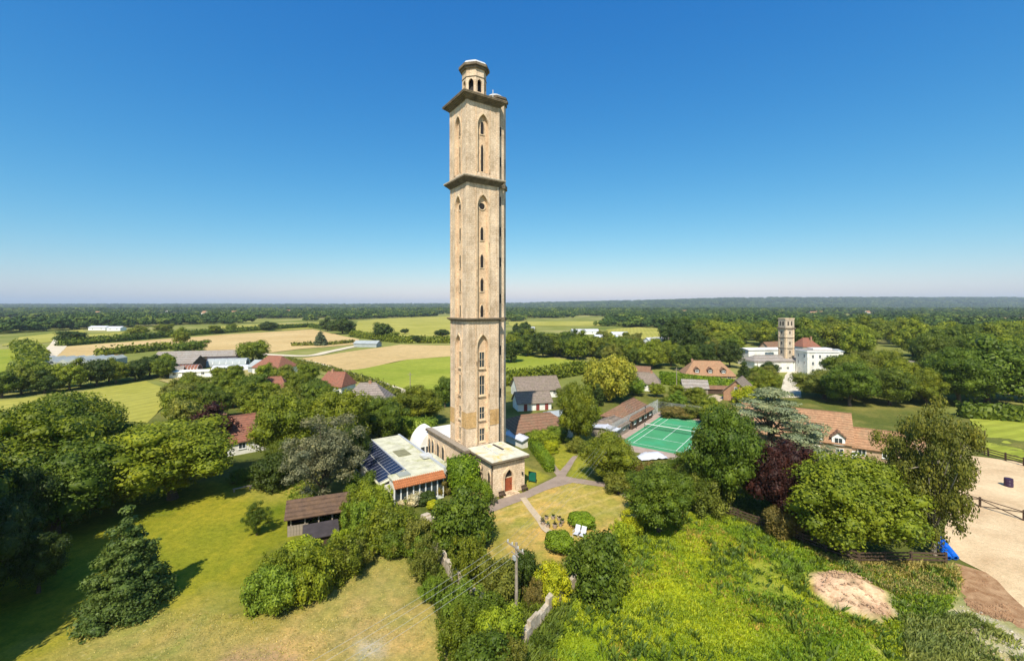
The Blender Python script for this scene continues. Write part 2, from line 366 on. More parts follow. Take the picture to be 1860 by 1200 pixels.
paint([(1590,1090),(1680,1085),(1780,1100),(1900,1160),(2000,1260),(1800,1260),(1700,1170),(1630,1150)], (.62,.56,.42), (.34,.32,.14), 1.2, 2.5, N2, .3, .9)
paint([(1660,1140),(1760,1150),(1880,1210),(1900,1260),(1700,1260),(1630,1200)], (.22,.24,.04), (.50,.40,.20), 1.5, 2, N2, .2, .9)
# gentle relief
Z = (N1-.5)*.18 + (N2-.5)*.06
scr = np.clip(sdist(P, W(SCRUB))/2, 0, 1); Z = Z + scr*(N2-.5)*.8 + scr*.15
mnd = W([(1473,1045),(1530,1040),(1610,1080),(1625,1120),(1590,1135),(1520,1110),(1475,1075)])
def flat(poly, z=-.03, pad=1.5):
    global Z
    d = sdist(P, poly); t = np.clip((d+pad)/pad, 0, 1); Z = Z*(1-t) + z*t
nx, ny = len(xs), len(ys)
idx = np.arange(nx*ny).reshape(ny, nx)
F = np.stack([idx[:-1,:-1], idx[:-1,1:], idx[1:,1:], idx[1:,:-1]], -1).reshape(-1, 4)
m, nt, b = new_mat('turf'); co = objco(nt)
at = nt.nodes.new('ShaderNodeAttribute'); at.attribute_name = 'tint'
col = mixc(nt, at.outputs['Color'], ramp(nt, noise(nt, 1.1, 10, .72, co), [(.28, (.55,.63,.55)), (.5, (1,1,1)), (.74, (1.42,1.30,1.25))]), 1.0, 'MULTIPLY')
col = mixc(nt, col, ramp(nt, noise(nt, 3.2, 6, .8, objco(nt, scale=(1, 2.2, 1), rot=(0,0,.6))), [(.34, (.72,.78,.70)), (.66, (1.22,1.16,1.15))]), 1.0, 'MULTIPLY')
col = mixc(nt, col, ramp(nt, noise(nt, .11, 4, .6, co, 1.0), [(.35, (.82,.90,.85)), (.65, (1.14,1.06,1.1))]), 1.0, 'MULTIPLY')
v = nt.nodes.new('ShaderNodeTexVoronoi'); v.inputs['Scale'].default_value = 1.7; nt.links.new(objco(nt), v.inputs['Vector'])
spk = ramp(nt, v.outputs['Distance'], [(.10, (1,1,1)), (.30, (0,0,0))])
spn = ramp(nt, noise(nt, .35, 4, .7, co), [(.5, (0,0,0)), (.62, (1,1,1))])
mu = nt.nodes.new('ShaderNodeMath'); mu.operation = 'MULTIPLY'; nt.links.new(spk, mu.inputs[0]); nt.links.new(spn, mu.inputs[1])
mu2 = nt.nodes.new('ShaderNodeMath'); mu2.operation = 'MULTIPLY'; nt.links.new(mu.outputs[0], mu2.inputs[0]); nt.links.new(at.outputs['Alpha'], mu2.inputs[1])
col = mixc(nt, col, (.66,.55,.28), mu2.outputs[0])
nt.links.new(col, b.inputs['Base Color']); b.inputs['Roughness'].default_value = .95; b.inputs['Specular IOR Level'].default_value = .05
bump(nt, b, noise(nt, 3.5, 8, .75, co), .8, .12)
M['turf'] = m

def sheet(name, poly, mat, z=0.0, wob=0.0, step=None, kind='structure'):
    """flat polygon sheet in metres, edge optionally wobbled"""
    pts = []
    n = len(poly)
    for i in range(n):
        a = Vector(poly[i]); c_ = Vector(poly[(i+1) % n]); L = (c_-a).length; k = max(1, int(L/step)) if step else 1
        for j in range(k):
            p = a.lerp(c_, j/k)
            if wob:
                p = p + Vector((mnoise.noise((p.x/step/2.2, p.y/step/2.2, 1)), mnoise.noise((p.x/step/2.2, p.y/step/2.2, 9))))*wob
            pts.append((p.x, p.y, z))
    bm = bmesh.new(); f = bm.faces.new([bm.verts.new(p) for p in pts]); bmesh.ops.recalc_face_normals(bm, faces=bm.faces)
    if f.normal.z < 0: f.normal_flip()
    bmesh.ops.triangulate(bm, faces=bm.faces)
    me = bpy.data.meshes.new(name); bm.to_mesh(me); bm.free(); me.materials.append(mat)
    o = bpy.data.objects.new(name, me); link(o); o['kind'] = kind; return o
def ribbon(name, pts, w, mat, z=.03, kind='structure', sub=6):
    """smooth strip along a line of points (x, y[, width])"""
    pts = [Vector(p[:2]) for p in pts]
    sm = []
    for i in range(len(pts)-1):
        p0, p1, p2, p3 = pts[max(0, i-1)], pts[i], pts[i+1], pts[min(len(pts)-1, i+2)]
        for k in range(sub):
            t = k/sub
            sm.append(.5*((2*p1)+(-p0+p2)*t+(2*p0-5*p1+4*p2-p3)*t*t+(-p0+3*p1-3*p2+p3)*t**3))
    sm.append(pts[-1])
    V = []; Fc = []
    for i, p in enumerate(sm):
        d = (sm[min(i+1, len(sm)-1)] - sm[max(i-1, 0)]).normalized(); nrm = Vector((-d.y, d.x))
        ww = w*(1+.08*mnoise.noise((p.x*.5, p.y*.5, 3)))
        V += [(*(p+nrm*ww/2), z), (*(p-nrm*ww/2), z)]
        if i: Fc.append((2*i-2, 2*i-1, 2*i+1, 2*i))
    me = bpy.data.meshes.new(name); me.from_pydata(V, [], Fc); me.materials.append(mat); me.update()
    o = bpy.data.objects.new(name, me); link(o); o['kind'] = kind; return o

# tower frame: C0 the corner nearest the camera, U along the door side, V along the left side
def L2(u, v, org=C0): p = org + U*u + Vv*v; return (p.x, p.y)

# hard-edged sheets near the tower; the turf is levelled beneath them
DRIVE = W([(888,932),(886,912),(912,905),(953,893),(1012,864),(960,802),(968,796),(1018,855),(1040,828),(1050,826),(1028,864),(1045,868),(1100,876),(1142,893),(1150,908),(1136,903),(1098,884),(1040,876),(1002,886),(948,908)])
ARENA = W([(1755,826),(1830,836),(2050,862),(2300,1000),(2300,1150),(1900,1130),(1860,1108),(1790,1040),(1748,1018),(1718,985),(1722,930),(1738,880)])
CO = Vector((34.3, 94.3)); CD = Vector((.589,.808)).normalized(); CWd = Vector((CD.y, -CD.x))
def CP(a, b_): p = CO + CWd*a + CD*b_; return (p.x, p.y)
SURR = [CP(-8.3,-17), CP(8.3,-17), CP(8.3,16.5), CP(-8.3,16.5)]
for pl in (DRIVE, ARENA, SURR, [L2(-3,-9), L2(8,-9), L2(8,16), L2(-3,16)]): flat(pl)
sd_ = sdist(P, mnd); N4 = fbm(P, 1.6, 4, 12); Z = Z + np.clip(sd_/2.5, 0, 1)*(.5 + .8*N2 + 1.1*(N4-.5))
t_ = np.clip(sd_/1.0+.5, 0, 1)
colr[:,:3] = colr[:,:3]*(1-t_[:,None]) + lerp((.26,.15,.08), (.72,.50,.32), np.clip((N4-.36)*4.5, 0, 1))*t_[:,None]
edge = np.clip((xs-NX0)/6, 0, 1)[None,:]*np.clip((NX1-xs)/6, 0, 1)[None,:]*np.clip((NY1-ys)/6, 0, 1)[:,None]
Z = (Z.reshape(ny, nx)*edge - .1*(1-edge)).ravel()
me = mesh_np('lawn', np.stack([P[:,0], P[:,1], Z], 1), F, [M['turf']], smooth=True)
ca = me.color_attributes.new('tint', 'FLOAT_COLOR', 'POINT'); ca.data.foreach_set('color', colr.astype(np.float32).ravel())
lawn = bpy.data.objects.new('lawn', me); link(lawn); lawn['kind'] = 'structure'
Zg = Z.reshape(ny, nx)
def gz(x, y):
    i = int((x-NX0)/NS); j = int((y-NY0)/NS)
    if 0 <= i < nx and 0 <= j < ny: return float(Zg[j, i])
    return -.1
sheet('driveway', DRIVE, M['drive'], .004, .12, 1.5)
ribbon('garden_path', W([(950,904),(962,921),(980,944),(992,962),(1010,970),(1040,978)]), .9, M['path'], .06)
sheet('riding_arena', ARENA, M['sand'], .01, .5, 2.5)
sheet('mulch_patch', W([(1738,1024),(1790,1038),(1850,1095),(1905,1150),(1850,1140),(1760,1110),(1735,1070)]), M['mulch'], .03, .5, 1.2)
sheet('court_surround', SURR, M['gravel'], .0)
sheet('tennis_court', [CP(-6.3,-13.6), CP(6.3,-13.6), CP(6.3,13.4), CP(-6.3,13.4)], M['court'], .012)

# fields
fm = lambda n, a, b_, s=.02, st=None, sd=0, am=.2: field_mat(n, a, b_, s, st, sd, am)
M['tan'] = fm('ripe_field', (.50,.35,.15), (.60,.44,.21), .02, .10, R(20), .10)
M['tan2'] = fm('stubble_field', (.48,.34,.15), (.58,.42,.20), .02, .09, R(-60), .10)
M['past'] = fm('pasture', (.22,.27,.03), (.32,.34,.05), .025, .1, R(70), .10)
M['past2'] = fm('yellow_pasture', (.30,.29,.05), (.42,.38,.09), .02, .08, R(15), .08)
M['scruf'] = fm('scruffy_paddock', (.20,.21,.05), (.42,.34,.14), .05)
FIELDS = [
 ('ripe_field', [(58,668),(90,643),(117,629),(293,616),(400,608),(567,598),(653,616),(645,625),(540,634),(480,642),(400,642),(300,632),(240,640)], 'tan', .00),
 ('ripe_field', [(549,651),(650,636),(727,626),(870,628),(860,644),(739,653),(660,669),(626,673),(603,669)], 'tan2', .02),
 ('pasture', [(626,673),(660,669),(739,653),(860,644),(925,641),(985,646),(1075,660),(1060,672),(985,682),(925,692),(818,712),(752,718),(690,698)], 'past', .00),
 ('pasture', [(640,606),(650,583),(700,578),(850,573),(860,612),(760,614),(700,613)], 'past2', .03),
 ('pasture', [(144,619),(147,608),(237,602),(250,612)], 'past2', .03),
 ('pasture', [(400,605),(400,592),(544,587),(640,585),(640,595),(565,597)], 'past2', .04),
 ('pasture', [(-200,640),(34,633),(60,640),(50,672),(29,678),(-200,690)], 'past', .0),
 ('pasture', [(-60,735),(0,727),(135,713),(266,691),(327,718),(289,745),(266,768),(226,765),(180,750),(-60,760)], 'past2', .0),
 ('ripe_field', [(1691,588),(1745,579),(1900,576),(1900,596),(1782,592)], 'tan', .05),
 ('pasture', [(1108,612),(1100,598),(1160,594),(1222,598),(1222,612),(1180,616)], 'past2', .05),
 ('pasture', [(925,592),(925,584),(1080,583),(1130,587),(1080,592)], 'past2', .06),
 ('pasture', [(1762,760),(2100,772),(2100,850),(1860,838),(1790,824)], 'past', .0),
 ('paddock', [(520,655),(603,674),(690,700),(640,702),(585,680),(540,672)], 'scruf', .01),
 ('pasture', [(40,612),(150,598),(160,603),(90,622),(0,628)], 'past2', .04),
 ('pasture', [(1280,584),(1400,580),(1410,586),(1290,590)], 'past2', .05),
 ('yard', [(290,690),(330,675),(470,668),(470,690),(400,705),(320,700)], 'scruf', .02),
]
for nme, pl, mt, z in FIELDS:
    w = W(pl); d = np.mean([p[1] for p in w]); sheet(nme, w, M[mt], z, d*.006, d*.03)
ribbon('farm_track', W([(472,643),(556,646),(600,638),(648,628),(665,626)]), 6, M['track'], .06)
ribbon('farm_track', W([(505,650),(558,657),(603,670),(671,691),(723,709),(760,722)]), 5, M['track'], .07)
ribbon('farm_track', W([(52,690),(60,665),(85,645),(105,628),(112,615)]), 9, M['track'], .05)
sheet('yard', W([(1105,762),(1090,790),(1110,800),(1135,770),(1118,748)]), M['dirt'], .015, .2, 2)
sheet('manor_drive', W([(1416,722),(1422,690),(1432,674),(1450,674),(1450,700),(1456,722)]), M['chalk'], .03, .4, 4)
sheet('patio', W([(1280,722),(1300,716),(1318,722),(1306,730)]), M['path'], .03)

# ------------------------------------------------------------------ tower
TW = 5.7
def arch_pts(cx, hw, z0, zs, zt, n=7):
    """outline of a pointed opening in (x, z), counter-clockwise from lower left"""
    pts = [(cx-hw, z0), (cx+hw, z0), (cx+hw, zs)]
    ht = zt-zs; R_ = (hw*hw+ht*ht)/(2*hw); tm_ = math.asin(min(1, ht/R_))
    for i in range(1, n): t = tm_*i/n; pts.append((cx + hw - R_ + R_*math.cos(t), zs + R_*math.sin(t)))
    pts.append((cx, zt))
    for i in range(n-1, 0, -1): t = tm_*i/n; pts.append((cx - hw + R_ - R_*math.cos(t), zs + R_*math.sin(t)))
    pts.append((cx-hw, zs)); return pts
def rect_ring(x0, x1, z0, z1, hole, depth, y=0.0):
    """wall plate (x, z) in front plane y with a hole, plus the reveal going back by depth"""
    mb = MB()
    # lower strip, sides and top made from fans to the hole outline
    hx0, hx1 = min(p[0] for p in hole), max(p[0] for p in hole); hz0 = min(p[1] for p in hole)
    top = max(p[1] for p in hole); n = len(hole)
    def q(*pp): mb.add([(p[0], y, p[1]) for p in pp], [tuple(range(len(pp)))])
    q((x0,z0),(hx0,z0),(hx0,z1),(x0,z1)); q((hx1,z0),(x1,z0),(x1,z1),(hx1,z1))
    if hz0 > z0 + 1e-4: q((hx0,z0),(hx1,z0),(hx1,hz0),(hx0,hz0))
    up = hole[2:]                                    # right spring ... apex ... left spring
    for a, c_ in zip(up[:-1], up[1:]): q(a, (a[0], z1), (c_[0], z1), c_)
    for i in range(n):
        a, c_ = hole[i], hole[(i+1) % n]
        mb.add([(a[0],y,a[1]),(c_[0],y,c_[1]),(c_[0],y+depth,c_[1]),(a[0],y+depth,a[1])], [(0,1,2,3)])
    return mb
tower = empty('viewing_tower', (C0.x, C0.y, 0), BETA, 'very tall slender buff concrete tower with cornices and an octagonal lantern on top', 'tower')
def hz(py, Y=69.5): return CAMH + (HOR-py)*Y/FPX
STG = [(0.0, hz(583,68), 0.0), (hz(578,68), 46.2, .04), (47.3, 58.9, .10)]      # z0, z1, widening
H1, H2, H3 = STG
opens = {0: [('window', 640,667,.42), ('window', 683,717,.42), ('window', 740,761,.42), ('window', 779,801,.42)],
         1: [('round', 368,380,.34), ('lancet', 411,436,.28), ('lancet', 461,486,.28), ('lancet', 505,529,.28), ('lancet', 553,576,.28)],
         2: [('lancet', 219,243,.30), ('lancet', 262,311,.24)]}
arch_top = {0: 608, 1: 354, 2: 208}
arch_bot = {0: 806, 1: 578, 2: 314}
REC = .42
def face_frame(k, e):
    """matrix that puts a plate drawn in (x,0,z) on side k of a square of side TW+2e"""
    w = TW+2*e
    o = [(-e,-e), (TW+e,-e), (TW+e,TW+e), (-e,TW+e)][k]
    return Matrix.Translation((o[0], o[1], 0)) @ Matrix.Rotation(k*PI/2, 4, 'Z'), w
def on(mb, mat4): mb.v = [tuple(mat4 @ Vector(v)) for v in mb.v]; return mb
for s, (z0, z1, e) in enumerate(STG):
    allw = MB(); pan = MB(); band = MB()
    for k in range(4):
        Mx, w = face_frame(k, e)
        cx = w/2; zt = hz(arch_top[s]); zb = hz(arch_bot[s])
        hole = arch_pts(cx, .98, zb, zt-1.9, zt)
        if s == 0:
            B0, B1 = 8.0, 10.6
            r = rect_ring(0, w, z0, z1, hole, REC)
        else: r = rect_ring(0, w, z0, z1, hole, REC)
        on(r, Mx); allw.add(r.v, r.f)
        p = MB().box(cx-1.3, cx+1.3, REC, REC+.25, zb-.4, zt+.5); on(p, Mx); pan.add(p.v, p.f)
        # raised moulding round the arch
        o1 = arch_pts(cx, 1.20, zb, zt-1.95, zt+.28); o0 = arch_pts(cx, 1.02, zb, zt-1.9, zt+.03); md = MB()
        for i in range(1, len(o1)-0):
            a, c_ = o1[i], o1[(i+1) % len(o1)]; a2, c2 = o0[i], o0[(i+1) % len(o0)]
            if (i+1) % len(o1) == 0: pass
            md.add([(a[0],-.10,a[1]),(c_[0],-.10,c_[1]),(c2[0],-.10,c2[1]),(a2[0],-.10,a2[1]),(a[0],.05,a[1]),(c_[0],.05,c_[1]),(c2[0],.05,c2[1]),(a2[0],.05,a2[1])],
                   [(0,1,2,3),(0,4,5,1),(2,6,7,3)])
        on(md, Mx); o = md.build('arch_moulding', M['dress'], tower)
        for kind, pa, pb, hw in opens[s]:
            za, zc = hz(pb), hz(pa)
            if kind == 'window': ol = [(cx-hw, za), (cx+hw, za), (cx+hw, zc), (cx-hw, zc)]
            elif kind == 'round': r_ = (zc-za)/2; ol = [(cx+r_*math.cos(2*PI*i/12), (za+zc)/2+r_*math.sin(2*PI*i/12)) for i in range(12)]
            else: ol = arch_pts(cx, hw, za, zc-.7, zc, 4)
            n = len(ol); fr = MB(); ex = .13
            ccx, ccz = cx, (za+zc)/2
            out = [(ccx+(x-ccx)*(1+ex/hw), ccz+(z-ccz)*(1+ex*2/(zc-za))) for x, z in ol]
            for i in range(n):
                j = (i+1) % n
                fr.add([(out[i][0],REC-.10,out[i][1]),(out[j][0],REC-.10,out[j][1]),(ol[j][0],REC-.10,ol[j][1]),(ol[i][0],REC-.10,ol[i][1]),
                        (out[i][0],REC+.01,out[i][1]),(out[j][0],REC+.01,out[j][1]),(ol[j][0],REC-.01,ol[j][1]),(ol[i][0],REC-.01,ol[i][1])], [(0,1,2,3),(0,4,5,1),(3,2,6,7)])
            if kind == 'window': fr.box(cx-hw-.25, cx+hw+.25, REC-.28, REC-.101, za-.32, za-.13); fr.box(cx-.03, cx+.03, REC-.06, REC-.012, za, zc); fr.box(cx-hw, cx+hw, REC-.055, REC-.013, (za+zc)/2-.03, (za+zc)/2+.03)
            on(fr, Mx); wo_ = fr.build('window', M['dress'], tower)
            gl = MB(); gl.add([(x, REC-.012, z) for x, z in ol], [tuple(range(n))]); on(gl, Mx)
            gl.build('pane', M['glass'] if kind == 'window' else M['dark'], wo_)
        # quoin strip and rib lines on each side of the panel, standing proud
        for x0_, x1_ in ((.0, .42), (w-.42, w)):
            q = MB().box(x0_ - (.035 if x0_ == 0 else -.003), x1_ + (.035 if x0_ else -.003), -.06, -.003, max(z0, .1), z1-.02); on(q, Mx)
            qq = q
            o = q.build('corner_strip', M['stone'], tower)
        for xr in (cx-1.32, cx+1.24):
            q = MB().box(xr, xr+.08, -.05, -.003, (8.0 if s == 0 else z0), z1-.4); on(q, Mx); q.build('rib', M['panel'], tower)
        if s == 0:
            for x0_, x1_ in ((-.05, cx-1.02), (cx+1.02, w+.05)):
                q = MB().box(x0_, x1_, -.08, -.062, 8.05, 10.5); on(q, Mx); q.build('tan_band', M['stone_o'], tower)
    allw.build('wall', M['stone'], tower)
    pan.build('panel', M['panel'], tower)
# core block so nothing shows through
MB().box(REC+.26, TW-REC-.26, REC+.26, TW-REC-.26, .2, 59).build('core', M['stone'], tower)
def cornice(name, zb, h, ov, steps, mats, par, w0=-.1, w1=TW+.1, top=None):
    mb = MB(); n = steps
    for i in range(n):
        o_ = ov*((i+1)/n)**1.2
        mb.box(w0-o_, w1+o_, w0-o_, w1+o_, zb+h*i/n+(0.002 if i else 0), zb+h*(i+1)/n)
    o = mb.build(name, mats, par)
    if top:
        MB().box(w0-ov-.04, w1+ov+.04, w0-ov-.04, w1+ov+.04, zb+h+.002, zb+h+.18).build('cornice_capping', top, o)
    return o
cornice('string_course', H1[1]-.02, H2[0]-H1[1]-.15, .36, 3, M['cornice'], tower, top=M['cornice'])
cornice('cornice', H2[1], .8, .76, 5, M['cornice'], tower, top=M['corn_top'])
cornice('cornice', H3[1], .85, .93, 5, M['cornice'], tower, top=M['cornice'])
# stair turret on the right side, octagonal, with a little dome
TU = Vector((6.75, 2.85)); TR = 1.9
def ngon(cx, cy, r, n=8, a0=PI/8): return [(cx+r*math.cos(a0+2*PI*i/n), cy+r*math.sin(a0+2*PI*i/n)) for i in range(n)]
tm = MB(); tm.prism(ngon(*TU, TR), 0, 61.1); tur = tm.build('stair_turret', M['stone'], tower)
for zz, hh, rr in ((H1[1]-.1, .55, TR+.16), (H2[1]+.2, .7, TR+.26), (60.5, .6, TR+.22), (61.11, .35, TR+.42)):
    MB().prism(ngon(*TU, rr), zz, zz+hh).build('turret_band', M['cornice'], tur)
for zz in (12, 19, 27.5, 33.5, 38.5, 43.5, 50, 55):
    for a in (-PI/2, -PI/4):
        c_ = (TU.x+math.cos(a)*TR*.925, TU.y+math.sin(a)*TR*.925)
        s_ = MB().box(-.12, .12, -.03, .03, 0, 1.5); o = s_.build('slit_window', M['dark'], tur); o.location = (c_[0], c_[1], zz); o.rotation_euler = (0,0,a+PI/2)
dm = MB(); prev = None
for i in range(5):
    a = i/5*PI/2; a2 = (i+1)/5*PI/2
    r0, r1 = 1.6*math.cos(a), max(.02, 1.6*math.cos(a2)); z0_, z1_ = 61.47+1.0*math.sin(a), 61.47+1.0*math.sin(a2)
    p0 = ngon(*TU, r0, 12); p1 = ngon(*TU, r1, 12)
    dm.add([(x,y,z0_) for x,y in p0]+[(x,y,z1_) for x,y in p1], [(j,(j+1)%12,12+(j+1)%12,12+j) for j in range(12)])
dm.build('dome', M['lead'], tur)
# drain pipe line at the join
MB().tube((5.84,-.1,.5),(5.84,-.1,58.5),.06).build('drain_pipe', M['metal'], tower)
# lantern
LC = (2.85, 2.85); lan = MB()
lan.prism(ngon(*LC, 2.15), 60.082, 60.6).build('lantern_base', M['dress'], tower)
LR = 1.98
for k in range(8):
    a = PI/8+2*PI*k/8; p = Vector((LC[0]+LR*math.cos(a), LC[1]+LR*math.sin(a))); q = Vector((LC[0]+LR*math.cos(a+PI/4), LC[1]+LR*math.sin(a+PI/4)))
    w = (q-p).length
    hole = arch_pts(w/2, .42, 61.2, 62.6, 63.3, 5)
    r = rect_ring(0, w, 60.6, 65.2, hole, .3)
    d = (q-p).normalized(); Mx = Matrix.Translation((p.x, p.y, 0)) @ Matrix.Rotation(math.atan2(d.y, d.x), 4, 'Z')
    r.box(0, w, .3, .34, 60.6, 61.2); r.box(0, w, .3, .34, 63.32, 65.2); on(r, Mx); r.build('lantern_wall', M['stone'], tower)
for zz, hh, rr in ((63.55, .12, 2.06), (64.9, .35, 2.25), (65.25, .4, 2.55)):
    MB().prism(ngon(*LC, rr), zz, zz+hh).build('lantern_cornice', M['cornice'], tower)
MB().prism(ngon(*LC, 1.15), 60.61, 65.0).build('lantern_shade_drum', M['dark'], tower)  # tall dark drum added inside so the lantern openings look dark
dm = MB(); prof = [(2.5,65.652),(2.1,66.1),(1.4,66.5),(.8,66.75),(.05,66.85)]
for (r0,z0_),(r1,z1_) in zip(prof[:-1], prof[1:]):
    p0 = ngon(*LC, r0); p1 = ngon(*LC, r1); dm.add([(x,y,z0_) for x,y in p0]+[(x,y,z1_) for x,y in p1], [(j,(j+1)%8,8+(j+1)%8,8+j) for j in range(8)])
dm.build('lantern_roof', M['lead'], tower)
MB().tube((5.3,1.0,60.1),(5.3,1.0,62.2),.07).build('aerial', M['alu'], tower)
MB().tube((5.0,4.2,60.1),(5.0,4.2,61.0),.3,.25,8).build('vent_pot', M['lead'], tower)

# porch with the pointed red door, and the low side wing
porch = empty('entrance_porch', (C0.x, C0.y, 0), BETA, 'low flat-roofed stone porch with a pointed red door at the foot of the tall tower', 'porch')
PX0, PX1, PY0, PH = .35, 5.75, -7.3, 4.7
front = rect_ring(PX0, PX1, 0, PH, arch_pts((PX0+PX1)/2-.05, .72, .28, 2.1, 3.45), .4, PY0)
front.build('front_wall', M['stone_p'], porch)
cxp = (PX0+PX1)/2-.05
ol = arch_pts(cxp, .72, .28, 2.1, 3.45)
dr = MB(); low = [(x, min(z, 2.25)) for x, z in ol]
dr.add([(cxp-.72,PY0+.3,.28),(cxp+.72,PY0+.3,.28),(cxp+.72,PY0+.3,2.2),(cxp-.72,PY0+.3,2.2),(cxp-.72,PY0+.36,.28),(cxp+.72,PY0+.36,.28),(cxp+.72,PY0+.36,2.2),(cxp-.72,PY0+.36,2.2)],
       [(0,1,2,3),(4,7,6,5),(0,3,7,4),(1,5,6,2),(3,2,6,7)])
for i in range(6): dr.box(cxp-.70+i*.235, cxp-.70+i*.235+.2, PY0+.27, PY0+.298, .3, 2.18)
do = dr.build('door', M['door'], porch)
MB().box(cxp+.45, cxp+.53, PY0+.2, PY0+.27, 1.15, 1.35).build('handle', M['metal'], do)
fl = MB(); fl.add([(x, PY0+.34, z) for x, z in ol], [tuple(range(len(ol)))]); fo = fl.build('fanlight', M['dark'], porch)
MB().box(cxp-.72, cxp+.72, PY0+.26, PY0+.33, 2.2, 2.32).build('transom', M['dress'], fo)
md = MB(); o1 = arch_pts(cxp, 1.12, .28, 2.15, 3.95); o0 = arch_pts(cxp, .76, .28, 2.1, 3.50)
for i in range(1, len(o1)):
    j = (i+1) % len(o1); a, c_, a2, c2 = o1[i], o1[j], o0[i], o0[j]
    md.add([(a[0],PY0-.1,a[1]),(c_[0],PY0-.1,c_[1]),(c2[0],PY0-.1,c2[1]),(a2[0],PY0-.1,a2[1]),(a[0],PY0,a[1]),(c_[0],PY0,c_[1]),(c2[0],PY0,c2[1]),(a2[0],PY0,a2[1])], [(0,1,2,3),(0,4,5,1),(2,6,7,3)])
md.build('door_surround', M['dress'], porch)
MB().box(cxp-1.3, cxp+1.3, PY0-.9, PY0-.11, 0, .14).build('step', M['dress'], porch)
MB().box(cxp-1.1, cxp+1.1, PY0-.6, PY0-.11, .142, .27).build('step', M['dress'], porch)
sw = MB()
sw.box(PX0, PX0+.35, PY0+.41, -.15, 0, PH); sw.box(PX1-.35, PX1, PY0+.41, -.15, 0, PH)
sw.box(PX0+.002, cxp-1.0, PY0+.40, PY0+.409, 0, PH)
sw.build('side_wall', M['stone_p'], porch)
def lancet_side(par, x, yc, zb, zt, hw, face=-1, mat='dark'):
    """pointed window on a wall whose outside looks along -x (face=-1)"""
    ol = arch_pts(0, hw, zb, zt-.7, zt, 4); out = arch_pts(0, hw+.22, zb-.12, zt-.7, zt+.3, 4)
    fr = MB(); n = len(ol)
    for i in range(n):
        j = (i+1) % n
        fr.add([(x+face*.10, yc+out[i][0], out[i][1]),(x+face*.10, yc+out[j][0], out[j][1]),(x+face*.10, yc+ol[j][0], ol[j][1]),(x+face*.10, yc+ol[i][0], ol[i][1]),
                (x, yc+out[i][0], out[i][1]),(x, yc+out[j][0], out[j][1]),(x, yc+ol[j][0], ol[j][1]),(x, yc+ol[i][0], ol[i][1])], [(0,1,2,3),(0,4,5,1),(3,2,6,7)])
    f = fr.build('window', M['dress'], par)
    g = MB(); g.add([(x+face*.02, yc+p[0], p[1]) for p in ol], [tuple(range(n))]); g.build('pane', M[mat], f)
for yc in (-6.2, -3.4, -1.9): lancet_side(porch, PX0, yc, 1.0, 3.3, .32)
rm = MB(); rm.box(PX0-.45, PX1+.45, PY0-.45, -.2, PH, PH+.16); rm.box(PX0-.55, PX1+.55, PY0-.55, -.2, PH+.162, PH+.42)
ro = rm.build('cornice', M['cornice'], porch)
tp = MB(); tp.box(PX0-.5, PX1+.5, PY0-.5, -.25, PH+.424, PH+.50); tp.build('roof', M['lichen'], porch)
MB().box(PX0+1.9, PX0+2.05, -5.2, -.6, PH+.502, PH+.62).build('roof_roll', M['lead'], porch)
MB().box(PX0+3.6, PX0+3.9, -4.0, -1.0, PH+.502, PH+.60).build('roof_roll', M['felt'], porch)
MB().tube((PX0-.08, PY0+.25, .1), (PX0-.08, PY0+.25, PH), .055).build('drain_pipe', M['metal'], porch)
MB().box(PX1-.55, PX1-.35, PY0-.22, PY0-.02, 2.3, 2.65).build('wall_lamp', M['metal'], porch)
wing = empty('side_wing', (C0.x, C0.y, 0), BETA, 'low flat-roofed stone wing running back along the left foot of the tall tower', 'building')
WX0, WX1, WY0, WY1, WH = -.95, 5.0, -1.3, 13.2, 4.9
ww = MB(); ww.box(WX0, -.15, WY0, -.12, 0, WH); ww.box(WX0+.002, -.15, -.118, 5.8, 0, WH-.002); ww.box(WX0, WX1, 5.802, WY1, 0, WH); ww.build('wall', M['stone_p'], wing)
for yc in (6.6, 8.6, 10.8, 12.2): lancet_side(wing, WX0, yc, 1.2, 3.7, .45, mat='glass')
rf = MB(); rf.box(WX0-.3, -.2, WY0-.3, 5.8, WH+.002, WH+.35); rf.box(WX0-.3, WX1+.2, 5.802, WY1+.3, WH+.002, WH+.35); rfo = rf.build('cornice', M['cornice'], wing)
MB().box(WX0-.25, -.2, WY0-.25, WY1+.2, WH+.352, WH+.42).build('roof', M['woodlt'], wing)
MB().box(-.15, WX1, 5.85, WY1, WH+.352, WH+.43).build('roof', M['white'], wing)
MB().tube((WX0-.08,-.1,.1),(WX0-.08,-.1,WH),.055).build('drain_pipe', M['metal'], wing)
# white quarter-round glazed room behind the wing
con = empty('white_garden_room', (*L2(-1.1, 14.9), 0), BETA, 'white curved-roof garden room behind the low wing left of the tower', 'building')
cm = MB(); n = 10; prof = [(-1.7, 0)] + [(1.5-3.2*math.cos(i/n*PI/2), 4.9*math.sin(i/n*PI/2)) for i in range(1, n+1)] + [(1.5, 0)]
cm.add([(x, -2, z) for x, z in prof]+[(x, 3, z) for x, z in prof], [tuple(range(len(prof)-1, -1, -1)), tuple(range(len(prof), 2*len(prof)))]+[(i,(i+1)%len(prof),len(prof)+(i+1)%len(prof),len(prof)+i) for i in range(len(prof))])
cm.build('shell', M['white'], con)
for i in range(3):
    f_ = MB().box(-1.3+i*.95, -.5+i*.95, -2.06, -2.003, .4, 2.3).build('window', M['whitep'], con)
    MB().box(-1.22+i*.95, -.58+i*.95, -2.08, -2.062, .5, 2.2).build('pane', M['glass'], f_)

